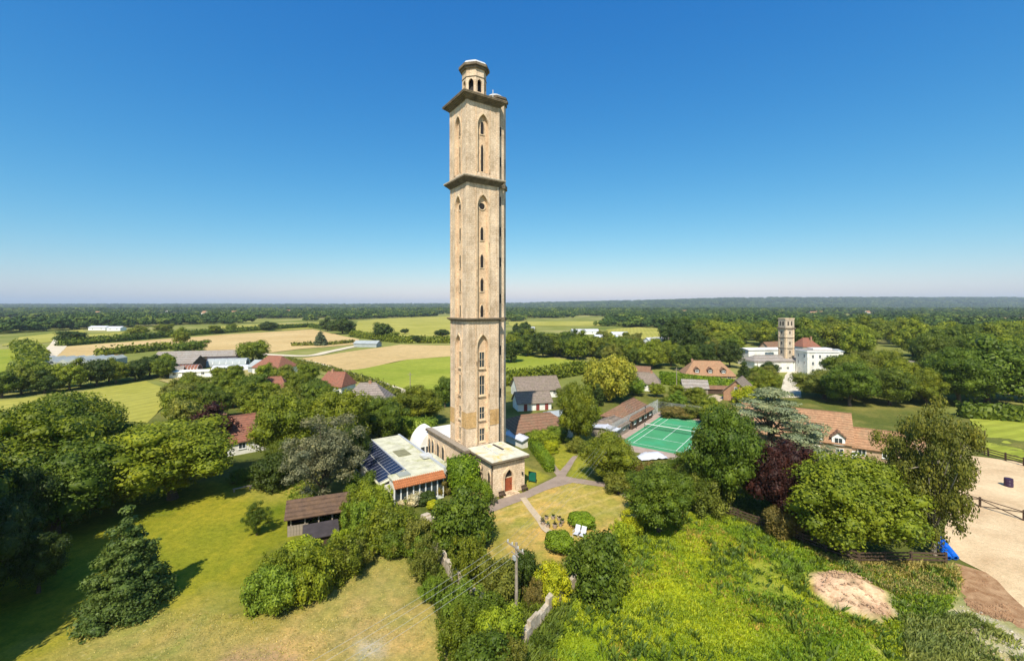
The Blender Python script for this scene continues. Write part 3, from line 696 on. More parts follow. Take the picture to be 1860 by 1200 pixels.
# glazed annex with the solar roof
AR = Vector((-9.7, 62.6))
ann = empty('garden_annex', (AR.x, AR.y, 0), BETA, 'single-storey annex with mossy flat roof, solar panels and white-framed glazing left of the tower', 'building')
AL, AW, AF = 19.5, 7.0, 4.7
am = MB(); am.box(-AF, -.3, .5, AL-.3, 0, 3.55); am.box(-AW, -AF-.002, .5, 2.6, 0, 3.5); am.box(-8.2, -AF-.002, 2.602, 18.2, 0, 2.45); am.build('wall', M['white'], ann)
AF = 4.7; rr = MB(); rr.slab([(-AF,2.4,3.78),(-AF,0,3.75),(.2,0,3.75),(.2,AL,3.95),(-AF,AL,3.95)], .18); rr.slab([(-AW-.3,0,3.75),(-AF-.003,0,3.75),(-AF-.003,2.4,3.78),(-AW-.3,2.4,3.78)], .18); roof_a = rr.build('roof', M['flatroof'], ann)
sp = MB(); sp.slab([(-8.5,2.42,2.62),(-AF-.003,2.42,3.80),(-AF-.003,18.6,3.93),(-8.5,18.6,2.75)], .12); sp.build('sloping_roof', M['flatroof'], ann)
MB().box(.05, .35, -.02, AL+.1, 3.6, 4.12).build('roof_upstand', M['alu'], ann)
MB().box(-AF-.08, -AF+.05, 2.5, AL, 3.96, 4.06).build('roof_upstand', M['alu'], ann)
ro_ = MB().box(-3.6, -1.6, 8.5, 11.5, 3.84, 3.93).build('roof_patch', plain('moss_patch', (.22,.21,.12), .95, var=.3), ann)
dmp = MB().box(-.9, .6, 5.2, 7.0, 3.97, 4.25).build('roof_box', M['lead'], ann)
dmp = MB().box(-6.2, -4.6, .7, 2.2, 3.78, 3.95).build('skylight', M['glassroof'], ann)
# solar panels: two columns, each panel its own object
NP = 15; dv = (18.2-3.0)/NP
sl = Vector((-8.4, 0, 2.72)); sr = Vector((-AF-.1, 0, 3.87))
axis = (sr-sl); axl = axis.length; ang = math.atan2(axis.z, axis.x)
pw = axl/2-.06
pan = MB().box(.03, pw-.03, .03, dv-.05, .03, .09).mesh('solar_panel', M['pv']); frm = MB()
frm.box(0, pw, 0, .03, 0, .07); frm.box(0, pw, dv-.05, dv-.02, 0, .07); frm.box(0, .03, .032, dv-.052, 0, .07); frm.box(pw-.03, pw, .032, dv-.052, 0, .07); frm.box(.032,pw-.032,.032,dv-.052,0,.028)
frm = frm.mesh('panel_frame', M['alu'])
for c_ in range(2):
    for i in range(NP):
        o = inst('solar_panel', pan, ann, (sl.x+axis.x*(c_*.5+.012), 2.9+i*dv, sl.z+axis.z*(c_*.5+.012)+.02+i*.008)); o.rotation_euler = (0, -ang, 0)
        inst('panel_frame', frm, o)
# front: terracotta strip and glazing
te = MB(); te.slab([(-AW-.4,-.9,3.0),(-.1,-.9,3.0),(-.1,-.02,3.78),(-AW-.4,-.02,3.78)], .08); to = te.build('tiled_strip', M['terracotta'], ann)
tilem = MB().tube((0,-.92,3.05),(0,-.0,3.83),.07,n=6).mesh('ridge_tile', M['terracotta'])
for i in range(24): inst('tile', tilem, to, (-AW-.3+i*(AW+.2)/24, 0, 0))
gl = MB().box(-AW-.3, -.2, -.30, -.24, .55, 2.9).build('glazing', M['glass'], ann)
MB().box(-AW-.35, -.15, -.34, -.1, 0, .5).build('plinth', M['whitep'], ann)
postm = MB().box(-.07, .07, -.42, -.302, .3, 2.98).mesh('post', M['whitep'])
for i in range(9): inst('mullion', postm, ann, (-AW-.25+i*(AW-.0)/8, 0, 0))
MB().box(-AW-.33, -.17, -.41, -.303, 2.9, 3.0).build('head_rail', M['whitep'], ann)
# link roof between annex and wing
lk = empty('link_corridor', (AR.x, AR.y, 0), BETA, 'low white-roofed link between the solar-roofed annex and the stone wing', 'building')
MB().box(.6, 2.4, 3.0, 9.5, 0, 2.9).build('wall', M['white'], lk); MB().box(.45, 2.5, 2.8, 9.7, 2.902, 3.05).build('roof', M['flatroof'], lk)

# ------------------------------------------------------------------ houses
win_cache = {}
def win_mesh(w, h, mat='whitep'):
    k = (round(w,2), round(h,2), mat)
    if k not in win_cache:
        f = MB(); t = .09
        f.box(-w/2, w/2, -.06, 0, 0, t); f.box(-w/2, w/2, -.06, 0, h-t, h); f.box(-w/2, -w/2+t, -.06, 0, t+.001, h-t-.001); f.box(w/2-t, w/2, -.06, 0, t+.001, h-t-.001); f.box(-.035, .035, -.05, 0, t+.001, h-t-.001)
        f.box(-w/2-.06, w/2+.06, -.12, 0, -.08, -.002)
        g = MB().box(-w/2+t, w/2-t, -.03, .0, t, h-t)
        win_cache[k] = (f.mesh('window', M[mat]), g.mesh('pane', M['glass']))
    return win_cache[k]
def put_window(par, x, y, z, a, w=1.2, h=1.1, mat='whitep'):
    fm_, gm = win_mesh(w, h, mat); o = inst('window', fm_, par, (x, y, z), a); inst('pane', gm, o); return o
def house(name, label, loc, rz, L, Wd, hw, hr, wall='white', roof='brownroof', hip=0, cat='house', ov=.4, wins=3, chim=None, doors=(), group=None, gablewin=False, gwall=None):
    """gable (hip=0) or hipped roof, ridge along local x"""
    o = empty(name, (loc[0], loc[1], 0), rz, label, cat, group)
    l, w = L/2, Wd/2
    mb = MB(); mb.box(-l, l, -w, w, -.2, hw)
    if not hip:
        for s in (-1, 1):
            x0, x1 = (-l, -l+.2) if s < 0 else (l-.2, l)
            mb.add([(x0,-w,hw+.001),(x0,w,hw+.001),(x0,0,hw+hr-.12),(x1,-w,hw+.001),(x1,w,hw+.001),(x1,0,hw+hr-.12)], [(0,1,2),(3,5,4),(0,3,4,1),(1,4,5,2),(2,5,3,0)])
    mb.build('wall', M[wall], o)
    k = hr/w; e = hw - ov*k; hx = hip
    rb = MB(); X = l+ov; Yy = w+ov; r = max(.01, X-hx) if hip else X; zt = hw+hr
    t = .16
    top = [(-X,-Yy,e),(X,-Yy,e),(X,Yy,e),(-X,Yy,e),(-r,0,zt),(r,0,zt)]
    fs = [(0,1,5,4),(2,3,4,5),(1,2,5),(3,0,4)]
    if hip:
        rb.add(top+[(a,b_,c_-t) for a,b_,c_ in top], fs+[tuple(i+6 for i in reversed(f)) for f in fs]+[(0,6,7,1),(1,7,8,2),(2,8,9,3),(3,9,6,0)])
    else:
        rb.slab([(-X,-Yy,e),(X,-Yy,e),(X,0,zt),(-X,0,zt)], t); rb.slab([(X,Yy,e),(-X,Yy,e),(-X,0,zt),(X,0,zt)], t)
    ro = rb.build('roof', M[roof], o)
    MB().box(-r, r, -.12, .12, zt-.06, zt+.08).build('ridge', M[roof], ro)
    if chim:
        for cxx, cyy, ch in chim:
            zb = zt - abs(cyy)*k - .4; c_ = MB().box(cxx-.35, cxx+.35, cyy-.3, cyy+.3, zb, zt+ch); c_.box(cxx-.42, cxx+.42, cyy-.37, cyy+.37, zt+ch+.002, zt+ch+.12)
            c_.tube((cxx, cyy, zt+ch+.12),(cxx, cyy, zt+ch+.45),.11); c_.build('chimney', M['brick'], ro)
    for i in range(wins):
        x = -l + L*(i+.5)/wins
        if any(abs(x-d) < 1.2 for d in doors): continue
        put_window(o, x, -w-.003, .95, 0); put_window(o, x, w+.003, .95, PI)
        if hw > 4.4: put_window(o, x, -w-.003, 3.3, 0); put_window(o, x, w+.003, 3.3, PI)
    if gablewin:
        for s in (-1, 1): put_window(o, s*(l+.003), 0, .95, s*PI/2); put_window(o, s*(l+.003), 0, hw+.2, s*PI/2, .9, .9)
    for d in doors:
        dd = MB().box(d-.45, d+.45, -w-.08, -w-.003, 0, 2.05).build('door', M['reddoor'], o)
        MB().box(d-.52, d+.52, -w-.05, -w-.002, 2.052, 2.14).build('door_head', M['whitep'], dd)
    return o
def H(name, label, px, py, ang, *a, **k): p = G(px, py); return house(name, label, p, R(ang), *a, **k)

H('house', 'white house with long red-brown roof half hidden by trees beyond the spreading maple', 452, 812, 40, 13, 7, 2.8, 3.6, roof='redroof', wins=4, chim=[(-4,0,.5)], gablewin=True)
H('thatched_cottage', 'grey thatched cottage with broad hipped roof beyond the grey-leaved tree', 668, 741, 8, 12.5, 10.5, 2.2, 4.6, roof='thatch', hip=4.6, wins=3, chim=[(.6,0,.3)], cat='cottage')
H('cottage', 'white cottage with red-brown roof beside the farm track', 612, 709, -14, 8.5, 7.5, 2.4, 3.7, roof='redroof', hip=1.4, wins=3, chim=[(-1.5,0,.5)], cat='cottage')
H('house', 'small red-roofed house peeping over the trees left of the white cottage', 497, 716, 20, 7.5, 7, 2.6, 2.9, roof='redroof', hip=2, wins=2, chim=[(-2.5,0,.6)])
H('farmhouse', 'red-brown hipped farmhouse between the silver tunnels and the track', 500, 676, -18, 13, 10, 2.8, 4.0, roof='redroof', hip=3.5, wins=3)
H('barn', 'small bluish-grey barn attached left of the red-brown farmhouse', 474, 674, -18, 6, 7, 2.5, 2.2, wall='silver', roof='silver', hip=0, wins=0, cat='barn')
H('long_barn', 'long low grey farm barn at the back of the farmyard', 362, 656, 14, 34, 8, 3.0, 2.2, wall='wood', roof='sheet', wins=0, cat='barn')
H('open_barn', 'wide grey-roofed barn with open front at the left of the farmyard', 330, 670, 8, 14, 11, 3.2, 2.6, wall='wood', roof='sheet', wins=0, cat='barn')
H('farm_shed', 'low dark-roofed shed between the long barn and the tunnels', 405, 662, 10, 12, 6, 2.5, 1.2, wall='wood', roof='felt', wins=0, cat='shed')
H('white_cabin', 'long low white cabin at the front of the farmyard', 355, 684, 12, 16, 3.2, 2.3, .4, wall='whitep', roof='white', wins=5, cat='cabin')
H('outbuilding', 'low grey-roofed outbuilding left of the long white cabin', 313, 680, 30, 7, 5, 2.0, 1.1, wall='wood', roof='sheet', wins=0, cat='shed')
def halftube(name, label, px, py, ang, L, r, mat, cat, h=None):
    p = G(px, py); o = empty(name, (p.x, p.y, 0), R(ang), label, cat); mb = MB(); n = 10; h = h or r
    pr = [(r*math.cos(PI*i/n), h*math.sin(PI*i/n)) for i in range(n+1)]
    mb.add([(-L/2,y,z) for y,z in pr]+[(L/2,y,z) for y,z in pr], [(i,i+1,n+2+i,n+1+i) for i in range(n)]+[tuple(range(n+1)), tuple(range(2*n+1, n, -1))])
    mb.build('cover', M[mat], o)
    hp = MB()
    for i in range(n): hp.tube((0,pr[i][0]*1.01,pr[i][1]*1.01),(0,pr[i+1][0]*1.01,pr[i+1][1]*1.01),.06,n=4,caps=False)
    hm = hp.mesh('hoop', M['alu'])
    for i in range(7): inst('hoop', hm, o, (-L/2+L*i/6, 0, 0))
    MB().box(L/2+.003, L/2+.06, -.9, .9, 0, min(2.2, h*.75)).build('door', M['dark'], o)
    return o
halftube('polytunnel', 'silver round-roofed tunnel at the back right of the farmyard', 415, 664, 12, 16, 3.0, 'silver', 'polytunnel', 3.4)
halftube('polytunnel', 'paler lower tunnel in front of the other silver tunnel', 422, 671, 12, 14, 2.2, 'tarp', 'polytunnel', 2.0)
halftube('red_tunnel', 'rust-red round-roofed shelter in the farmyard', 345, 676, 15, 7, 3.0, 'redroof', 'shelter', 3.2)
# glasshouse with ridges
p = G(134, 664); gh = empty('glasshouse', (p.x, p.y, 0), R(10), 'pale many-ridged glasshouse beyond the dark tree belt far left', 'glasshouse')
MB().box(-16, 16, -9, 9, 0, 2.6).build('wall', M['glassroof'], gh)
for i in range(8):
    x0, x1 = -16+i*4, -12+i*4
    q = MB(); q.add([(x0,-9,2.602),(x1,-9,2.602),((x0+x1)/2,-9,3.9),(x0,9,2.602),(x1,9,2.602),((x0+x1)/2,9,3.9)], [(0,1,2),(3,5,4),(0,2,5,3),(1,4,5,2),(0,3,4,1)]); q.build('roof', M['glassroof' if i % 3 else 'silver'], gh)
p = G(668, 629); bn = house('metal_barn', 'low silver metal barn at the end of the farm track', p, R(-8), 16, 8, 2.4, 1.6, wall='silver', roof='silver', wins=0, cat='barn')
# right of the tower
H('house', 'grey-brown roofed house nearest the pasture right of the tower', 972, 717, 14, 13, 8.5, 2.5, 3.2, roof='greyroof', wins=4, doors=(1.5,))
H('cottage', 'white cottage with dull red doors behind the big brown roof right of the tower', 966, 741, 14, 9, 5.5, 2.3, 2.2, roof='greyroof', wins=3, doors=(-2.5, .8, 3.2), cat='cottage')
H('bungalow', 'bungalow under a broad brown hipped roof just right of the tower', 973, 788, 20, 12.5, 9.5, 2.3, 2.0, roof='brownroof', hip=3.2, wins=4, cat='bungalow')
H('lean_to', 'pale flat-topped lean-to at the right side of the brown-roofed bungalow', 1018, 766, 20, 6, 4, 2.2, .5, wall='white', roof='silver', wins=1, cat='lean-to')
H('terrace_shelter', 'narrow white-roofed shelter at the foot of the tower turret', 942, 806, 125, 5.5, 2.2, 1.7, .35, wall='white', roof='tarp', wins=0, cat='shelter')
H('house', 'white-walled house with grey-brown roof right of the yellow willow', 1172, 705, -18, 9, 7, 2.5, 2.8, roof='greyroof', hip=2.2, wins=3, chim=[(2,0,.3)])
H('house', 'brown-roofed house just behind the white-walled one by the willow', 1160, 689, -25, 8, 6, 2.4, 2.6, roof='brownroof', wins=2)
hh = H('dormer_bungalow', 'tan hipped bungalow with three dormers behind the long clipped hedge', 1284, 688, -10, 17, 10, 2.4, 4.4, wall='buff', roof='orangeroof', hip=4.2, wins=4, cat='bungalow', chim=[(-5,1,.2)])
def dormer(par, x, y, z, w=1.8, h=1.3, d=2.2, roof='brownroof', wall='whitep'):
    q = MB().box(x-w/2, x+w/2, y, y+d, z, z+h); q.add([(x-w/2,y,z+h+.001),(x+w/2,y,z+h+.001),(x,y,z+h+.85),(x-w/2,y+.2,z+h+.001),(x+w/2,y+.2,z+h+.001),(x,y+.2,z+h+.85)],[(0,1,2),(3,5,4),(0,3,4,1),(1,4,5,2),(0,2,5,3)])
    dd = q.build('dormer', M[wall], par)
    rb = MB(); rb.slab([(x-w/2-.25,y-.3,z+h-.1),(x,y-.3,z+h+.95),(x,y+d+.8,z+h+.95),(x-w/2-.25,y+d,z+h-.1)], .1); rb.slab([(x,y-.3,z+h+.95),(x+w/2+.25,y-.3,z+h-.1),(x+w/2+.25,y+d,z+h-.1),(x,y+d+.8,z+h+.95)], .1)
    rb.build('dormer_roof', M[roof], dd)
    put_window(dd, x, y-.003, z+.15, 0, w*.66, h*.8)
for x in (-4.5, 0, 4.5): dormer(hh, x, -4.6, 2.9, 1.7, 1.1, 2.4, 'brownroof', 'wood')
H('garden_shed', 'grey-roofed garden shed in front of the long clipped hedge', 1261, 713, -12, 7, 5, 2.2, 1.9, wall='woodlt', roof='sheet', wins=2, cat='shed')
hb = H('brick_house', 'orange brick gabled house at the right end of the long clipped hedge', 1343, 724, 52, 9, 6.6, 2.9, 3.2, wall='brick', roof='greyroof', wins=3, gablewin=True)
H('garden_wall_shed', 'low brown shed left of the orange brick house', 1300, 714, -10, 8, 2.5, 1.8, .6, wall='wood', roof='brownroof', wins=0, cat='shed')
hr_ = house('dormer_house', 'buff brick house with tan tiled roof and two dormers right of the blue cedar', (54.2, 84.8), R(-32), 17, 9, 3.3, 4.2, wall='buff', roof='orangeroof', wins=5)
for x in (3.4, 6.6): dormer(hr_, x, -4.75, 2.6, 1.9, 1.5, 2.4, 'brownroof', 'whitep')
house('single_storey_wing', 'low tan-roofed wing joined to the right end of the dormer house', (66.0, 78.4), R(-32), 10, 7, 2.5, 2.4, wall='buff', roof='orangeroof', wins=3, cat='house')
pv_ = H('tennis_pavilion', 'brown hipped-roof pavilion on the left of the green tennis court', 1141, 764, 53.9, 13.5, 7.0, 2.4, 2.4, wall='wood', roof='brownroof', hip=3.4, wins=4, cat='pavilion')
H('pavilion_porch', 'small grey-roofed store in front of the brown tennis pavilion', 1111, 784, 53.9, 5.5, 5.5, 2.1, 1.1, wall='woodlt', roof='greyroof', hip=1.5, wins=1, cat='store')
H('white_roof_store', 'tiny flat white-roofed store at the near end of the tennis pavilion', 1099, 793, 53.9, 2.2, 5.0, 2.0, .3, wall='woodlt', roof='tarp', wins=0, cat='store')
# manor group
p = G(1428, 672); t2 = empty('small_tower', (p.x, p.y, 0), R(8), 'shorter square buff tower beside the white manor among the trees', 'tower')
tb = 4.1; h2 = CAMH+(HOR-578)*p.y/FPX
MB().box(-tb/2, tb/2, -tb/2, tb/2, 0, h2-.3).build('wall', M['stone_g'], t2)
for z in (h2*.42, h2*.62): MB().box(-tb/2-.15, tb/2+.15, -tb/2-.15, tb/2+.15, z, z+.35).build('string_course', M['cornice'], t2)
MB().box(-tb/2-.4, tb/2+.4, -tb/2-.4, tb/2+.4, h2*.80, h2*.80+.5).build('cornice', M['cornice'], t2)
MB().box(-tb/2-.12, tb/2+.12, -tb/2-.12, tb/2+.12, h2-.3, h2+.1).build('parapet', M['dress'], t2)
for k in range(4):
    a = k*PI/2
    for s in (-1, 1):
        q = MB().box(-.28, .28, -.06, 0, 0, 1.7).build('belfry_opening', M['dark'], t2); q.location = (math.sin(a)*(tb/2+.003)+math.cos(a)*s*.8, -math.cos(a)*(tb/2+.003)+math.sin(a)*s*.8, h2*.865); q.rotation_euler = (0,0,a)
        c_ = MB().box(-.35, .35, -.13, 0, 0, h2*.8-.1).build('pilaster', M['dress'], t2); c_.location = (math.sin(a)*(tb/2+.004)+math.cos(a)*s*1.6, -math.cos(a)*(tb/2+.004)+math.sin(a)*s*1.6, 0); c_.rotation_euler = (0,0,a)
    for z in (.2, .33, .5, .7):
        q = MB().box(-.25, .25, -.05, 0, 0, 1.2).build('window', M['dark'], t2); q.location = (math.sin(a)*(tb/2+.003), -math.cos(a)*(tb/2+.003), h2*z); q.rotation_euler = (0,0,a)
p = G(1484, 678); mn = empty('white_manor', (p.x, p.y, 0), R(-4), 'white flat-topped manor block right of the shorter tower', 'manor')
MB().box(-7.5, 7.5, -5, 5, 0, 9.4).build('wall', M['white'], mn); q = MB(); q.box(-7.9, 7.9, -5.4, 5.4, 9.402, 9.9); q.build('cornice', M['whitep'], mn)
MB().box(-7.2, 7.2, -4.7, 4.7, 9.903, 10.1).build('roof', M['sheet'], mn); MB().box(-3, 6, -2, 3, 10.1, 10.8).build('roof_block', M['white'], mn)
for x in (-4.9, -1.6, 1.9, 4.9):
    for z in (.9, 3.9, 6.8): put_window(mn, x, -5.003, z, 0, 1.1, 1.5)
for y in (-2.5, 2.5):
    for z in (3.9, 6.8): put_window(mn, -7.503, y, z, -PI/2, 1.1, 1.5)
mn.scale = (.8, .8, .95)
bay = MB(); bay.prism([(7.5+2.2*math.cos(-PI/2+PI*i/8), 2.2*math.sin(-PI/2+PI*i/8)-2) for i in range(9)], 0, 8.6); bay.build('bay', M['white'], mn)
for x in (-6.9, -3.3, .2, 6.9): MB().box(x-.12, x+.12, -5.12, -5.003, 0, 9.2).build('pilaster', M['whitep'], mn)
H('manor_range', 'low manor range with grey-brown roofs left of the shorter tower', 1398, 672, 4, 19, 9, 4.4, 2.0, roof='sheet', wins=6, hip=3)
H('manor_wing', 'pale flat-topped manor wing behind the low grey-roofed range', 1390, 661, 6, 22, 8, 7.2, .5, wall='white', roof='white', wins=6)
H('manor_wing', 'small pale wing between the white manor and its red roof', 1502, 664, -4, 9, 8, 7.0, .6, wall='white', roof='silver', wins=3)
H('manor_house', 'white gabled house with red-brown roof behind the shorter tower', 1463, 660, 4, 8, 7.5, 8.6, 3.6, roof='redroof', wins=3, hip=3, chim=[(1.5,-1.5,.4)])
H('manor_link', 'grey-roofed block filling in between the shorter tower and white manor', 1446, 672, 5, 8, 8, 4.4, 1.4, roof='sheet', wins=2, hip=2)
H('manor_back_range', 'tan gabled range just left behind the shorter tower', 1402, 655, 25, 12, 6, 6.5, 3.0, wall='buff', roof='brownroof', wins=3)
H('white_house', 'white house with pale roof deep in the trees right of the manor', 1662, 690, -6, 12, 8, 4.6, 2.4, roof='sheet', hip=2.5, wins=3)
H('white_warehouse', 'white gable-ended building beyond the mixed trees right of the tower', 1192, 632, 25, 16, 10, 4.0, 3.0, wall='whitep', roof='tarp', wins=2, cat='building')
for i, (a, b_, L_, lab) in enumerate([(1100,618,18,'low white shed left of the white gable-ended building'), (1062,606,26,'low pale shed beyond the dark round clump right of the tower'), (1125,612,14,'small white shed nearest the white gable-ended building'), (952,601,22,'white-roofed shed glimpsed right beside the tower shaft'),
    (182,599,18,'long white sheds at the far edge of the left fields'), (212,600,14,'short white shed far off among the left woods')]):
    H('far_shed', lab, a, b_, 5, L_, 9, 3, 1.6, wall='whitep', roof='tarp', wins=2, cat='shed')
# open-fronted field barn near the camera
p = G(579, 953); fb = empty('field_barn', (p.x, p.y, 0), R(21), 'dark timber barn with brown tiled roof behind the bramble thicket', 'barn')
bl, bw_ = 3.3, 1.75
bmx = MB(); bmx.box(-bl, bl, bw_-.1, bw_, 0, 2.3); bmx.box(-bl, -bl+.1, -bw_, bw_-.101, 0, 2.3); bmx.box(bl-.1, bl, -bw_, bw_-.101, 0, 2.3); bmx.build('wall', M['wood'], fb)
for i in range(5): MB().box(-bl+.3+i*1.5, -bl+.45+i*1.5, -bw_, -bw_+.15, 0, 2.3).build('post', M['woodlt'], fb)
fbd = MB()
plm = MB().box(0, .30, -.04, 0, 0, 1.25).mesh('board', M['woodlt'])
for i in range(7): inst('board', plm, fb, (-bl+.02+i*.32, -bw_-.01, .0))
rb = MB(); rb.slab([(-bl-.3,-bw_-.5,2.2),(bl+.3,-bw_-.5,2.2),(bl+.3,.3,3.5),(-bl-.3,.3,3.5)], .12); rb.slab([(bl+.3,bw_+.4,2.25),(-bl-.3,bw_+.4,2.25),(-bl-.3,.3,3.5),(bl+.3,.3,3.5)], .12)
rb.build('roof', M['shedroof'], fb)
p = G(583, 983); fs_ = empty('flat_roofed_shed', (p.x, p.y, 0), R(24), 'low shed with dark felt roof in front of the brown-roofed field barn', 'shed')
MB().box(-1.7, 1.7, -1.3, 1.3, 0, 1.3).build('wall', M['wood'], fs_)
rb = MB(); rb.slab([(-1.9,-1.6,1.32),(1.9,-1.6,1.32),(1.9,1.5,1.6),(-1.9,1.5,1.6)], .1); rb.build('roof', M['felt'], fs_)

# tennis court lines, net, fence, gear
def line(a0, b0, a1, b1, w=.09, nm='court_line', par=None):
    p0, p1 = Vector(CP(a0, b0)), Vector(CP(a1, b1)); d = (p1-p0).normalized(); n = Vector((-d.y, d.x))*w/2
    mb = MB(); mb.add([(*(p0+n), .02), (*(p0-n), .02), (*(p1-n), .02), (*(p1+n), .02)], [(0,1,2,3)]); return mb
lines = MB()
hw_, hl, ws, sv = 5.485, 11.885, 4.115, 6.4
for a in [(-hw_,-hl,-hw_,hl),(hw_,-hl,hw_,hl),(-ws,-hl,-ws,hl),(ws,-hl,ws,hl),(-hw_+.1,hl,hw_-.1,hl),(-hw_+.1,-hl,hw_-.1,-hl),(-ws+.1,sv,ws-.1,sv),(-ws+.1,-sv,ws-.1,-sv),(0,-sv+.1,0,sv-.1)]:
    l = line(*a, w=.095); lines.add([(v[0],v[1],.016+.004*(len(lines.f) % 2)) for v in l.v], l.f)
lo = lines.build('court_lines', M['whitep']); lo['kind'] = 'structure'
net = empty('tennis_net', (*CP(0,0), 0), math.atan2(CWd.y, CWd.x), 'dark tennis net with white band across the green court', 'net')
nm = MB()
for i in range(60): nm.box(-5.9+i*.2, -5.885+i*.2, -.004, .004, .06, .92)
for i in range(8): nm.box(-5.9, 5.9, -.0035, .0035, .08+i*.11, .095+i*.11)
nm.build('netting', M['dark'], net); MB().box(-5.9, 5.9, -.04, .04, .921, 1.03).build('headband', M['whitep'], net)
for s in (-6, 6): MB().tube((s,0,0),(s,0,1.07),.05).build('post', M['green'], net)
def wirefence(name, label, pts, h, sp=3.0, step=.24):
    p0 = Vector(pts[0]); o = empty(name, (p0.x, p0.y, 0), 0, label, 'fence')
    wm = MB(); pm = MB().tube((0,0,0),(0,0,h+.05),.045).mesh('post', M['mesh'])
    for a, b_ in zip(pts[:-1], pts[1:]):
        a, b_ = Vector(a)-p0, Vector(b_)-p0; L = (b_-a).length; k = max(1, round(L/sp)); d = (b_-a)/L
        for i in range(k+1): inst('post', pm, o, (*(a+d*L*i/k), 0))
        n_ = int(L/step)
        for i in range(n_):
            for s in (-1, 1):
                x = i*step
                e = min(L, max(0, x+s*h)); zt = abs(e-x)
                q0, q1 = a+d*x, a+d*e
                if zt > .1: wm.tube((*q0, 0 if True else 0), (*q1, zt), .02, n=3, caps=False)
        for z in (.1, h*.5, h): wm.tube((*a, z), (*b_, z), .018, n=4, caps=False)
    w_ = wm.build('wire_mesh', M['mesh'], o); w_['kind'] = 'stuff'
    return o
wirefence('court_fence', 'tall wire fence down the pavilion side of the tennis court', [CP(-8.2,-15.5), CP(-8.2,16)], 3.3)
wirefence('court_fence', 'tall wire fence across the far end of the tennis court', [CP(-8.0,16.2), CP(8.2,16.2)], 2.8)
for (a, b_, lab) in [(-7.3,-1.5,'dark lamp post nearer the middle of the court on the pavilion side'),(-7.4,4.5,'tall thin lamp post by the pavilion side of the court')]:
    x, y = CP(a, b_); lp = empty('lamp_post', (x, y, 0), 0, lab, 'lamp post'); MB().tube((0,0,0),(0,0,3.6 if b_ > 0 else 1.8),.06,.05).build('pole', M['metal'], lp); MB().box(-.15,.15,-.15,.15,(3.6 if b_ > 0 else 1.8),(3.8 if b_ > 0 else 2.0)).build('lamp_head', M['metal'], lp)
# white crumpled cover by the court
p = G(1184, 832); rng = np.random.default_rng(5)
gxn = 16; gyn = 9; X_, Y_ = np.meshgrid(np.linspace(-2.6, 2.6, gxn), np.linspace(-1.3, 1.3, gyn))
Zc = .9*np.exp(-((X_/2.3)**4+(Y_/1.2)**4)) + rng.random(X_.shape)*.22
ix = np.arange(gxn*gyn).reshape(gyn, gxn)
me = mesh_np('white_cover', np.stack([X_.ravel(), Y_.ravel(), Zc.ravel()], 1), np.stack([ix[:-1,:-1], ix[:-1,1:], ix[1:,1:], ix[1:,:-1]], -1).reshape(-1,4), [M['tarp']])
o = inst('white_cover', me, None, (p.x, p.y, .02), R(12)); tag(o, 'crumpled white sheet lying over a heap at the near end of the tennis court', 'sheet')

# ------------------------------------------------------------------ fences, pole, garden things
def railfence(name, label, pts, h=1.25, sp=2.4, rails=(.45,.8,1.15), mat='wood', cross=False):
    pts = [Vector(p[:2]) for p in pts]; p0 = pts[0]; o = empty(name, (p0.x, p0.y, 0), 0, label, 'fence')
    pm = MB().box(-.11,.11,-.08,.08,-.3,h).mesh('post', M[mat]); rcache = {}
    for a, b_ in zip(pts[:-1], pts[1:]):
        a, b_ = a-p0, b_-p0; L = (b_-a).length; k = max(1, round(L/sp)); d = (b_-a)/L; an = math.atan2(d.y, d.x); s = L/k
        for i in range(k+1): inst('post', pm, o, (*(a+d*s*i), gz(*(a+d*s*i+p0))), an)
        kk = round(s, 3)
        if kk not in rcache:
            if cross:
                rcache[kk] = [MB().tube((0,-.1,.15),(s,-.1,1.1),.065,n=5).mesh('rail', M[mat]), MB().tube((0,-.1,1.1),(s,-.1,.15),.065,n=5).mesh('rail', M[mat])] + [MB().box(0,s,-.14,-.082,z,z+.1).mesh('rail', M[mat]) for z in rails]
            else: rcache[kk] = [MB().box(0,s,-.125,-.082,z-.085,z+.085).mesh('rail', M[mat]) for z in rails]
        for i in range(k):
            for r_ in rcache[kk]: inst('rail', r_, o, (*(a+d*s*i), gz(*(a+d*s*(i+.5)+p0))), an)
    return o
railfence('rail_fence', 'dark timber rail fence running under the copper and green trees', W([(1290,926),(1340,942),(1420,972),(1500,1003),(1560,1022)]))
railfence('rail_fence', 'dark timber rail fence ending at the blue tubes', W([(1560,1022),(1655,1022),(1718,1024)]))
railfence('cross_rail_fence', 'brown cross-railed fence dividing the sand arena', W([(1725,903),(1780,920),(1860,945),(1960,975)]), 1.35, 2.8, (1.12,), 'wood', True)
railfence('rail_fence', 'dark timber rail fence at the far edge of the sand arena', W([(1745,816),(1795,828),(1860,846),(1960,872)]), 1.5, 2.6, (.5,.9,1.3))
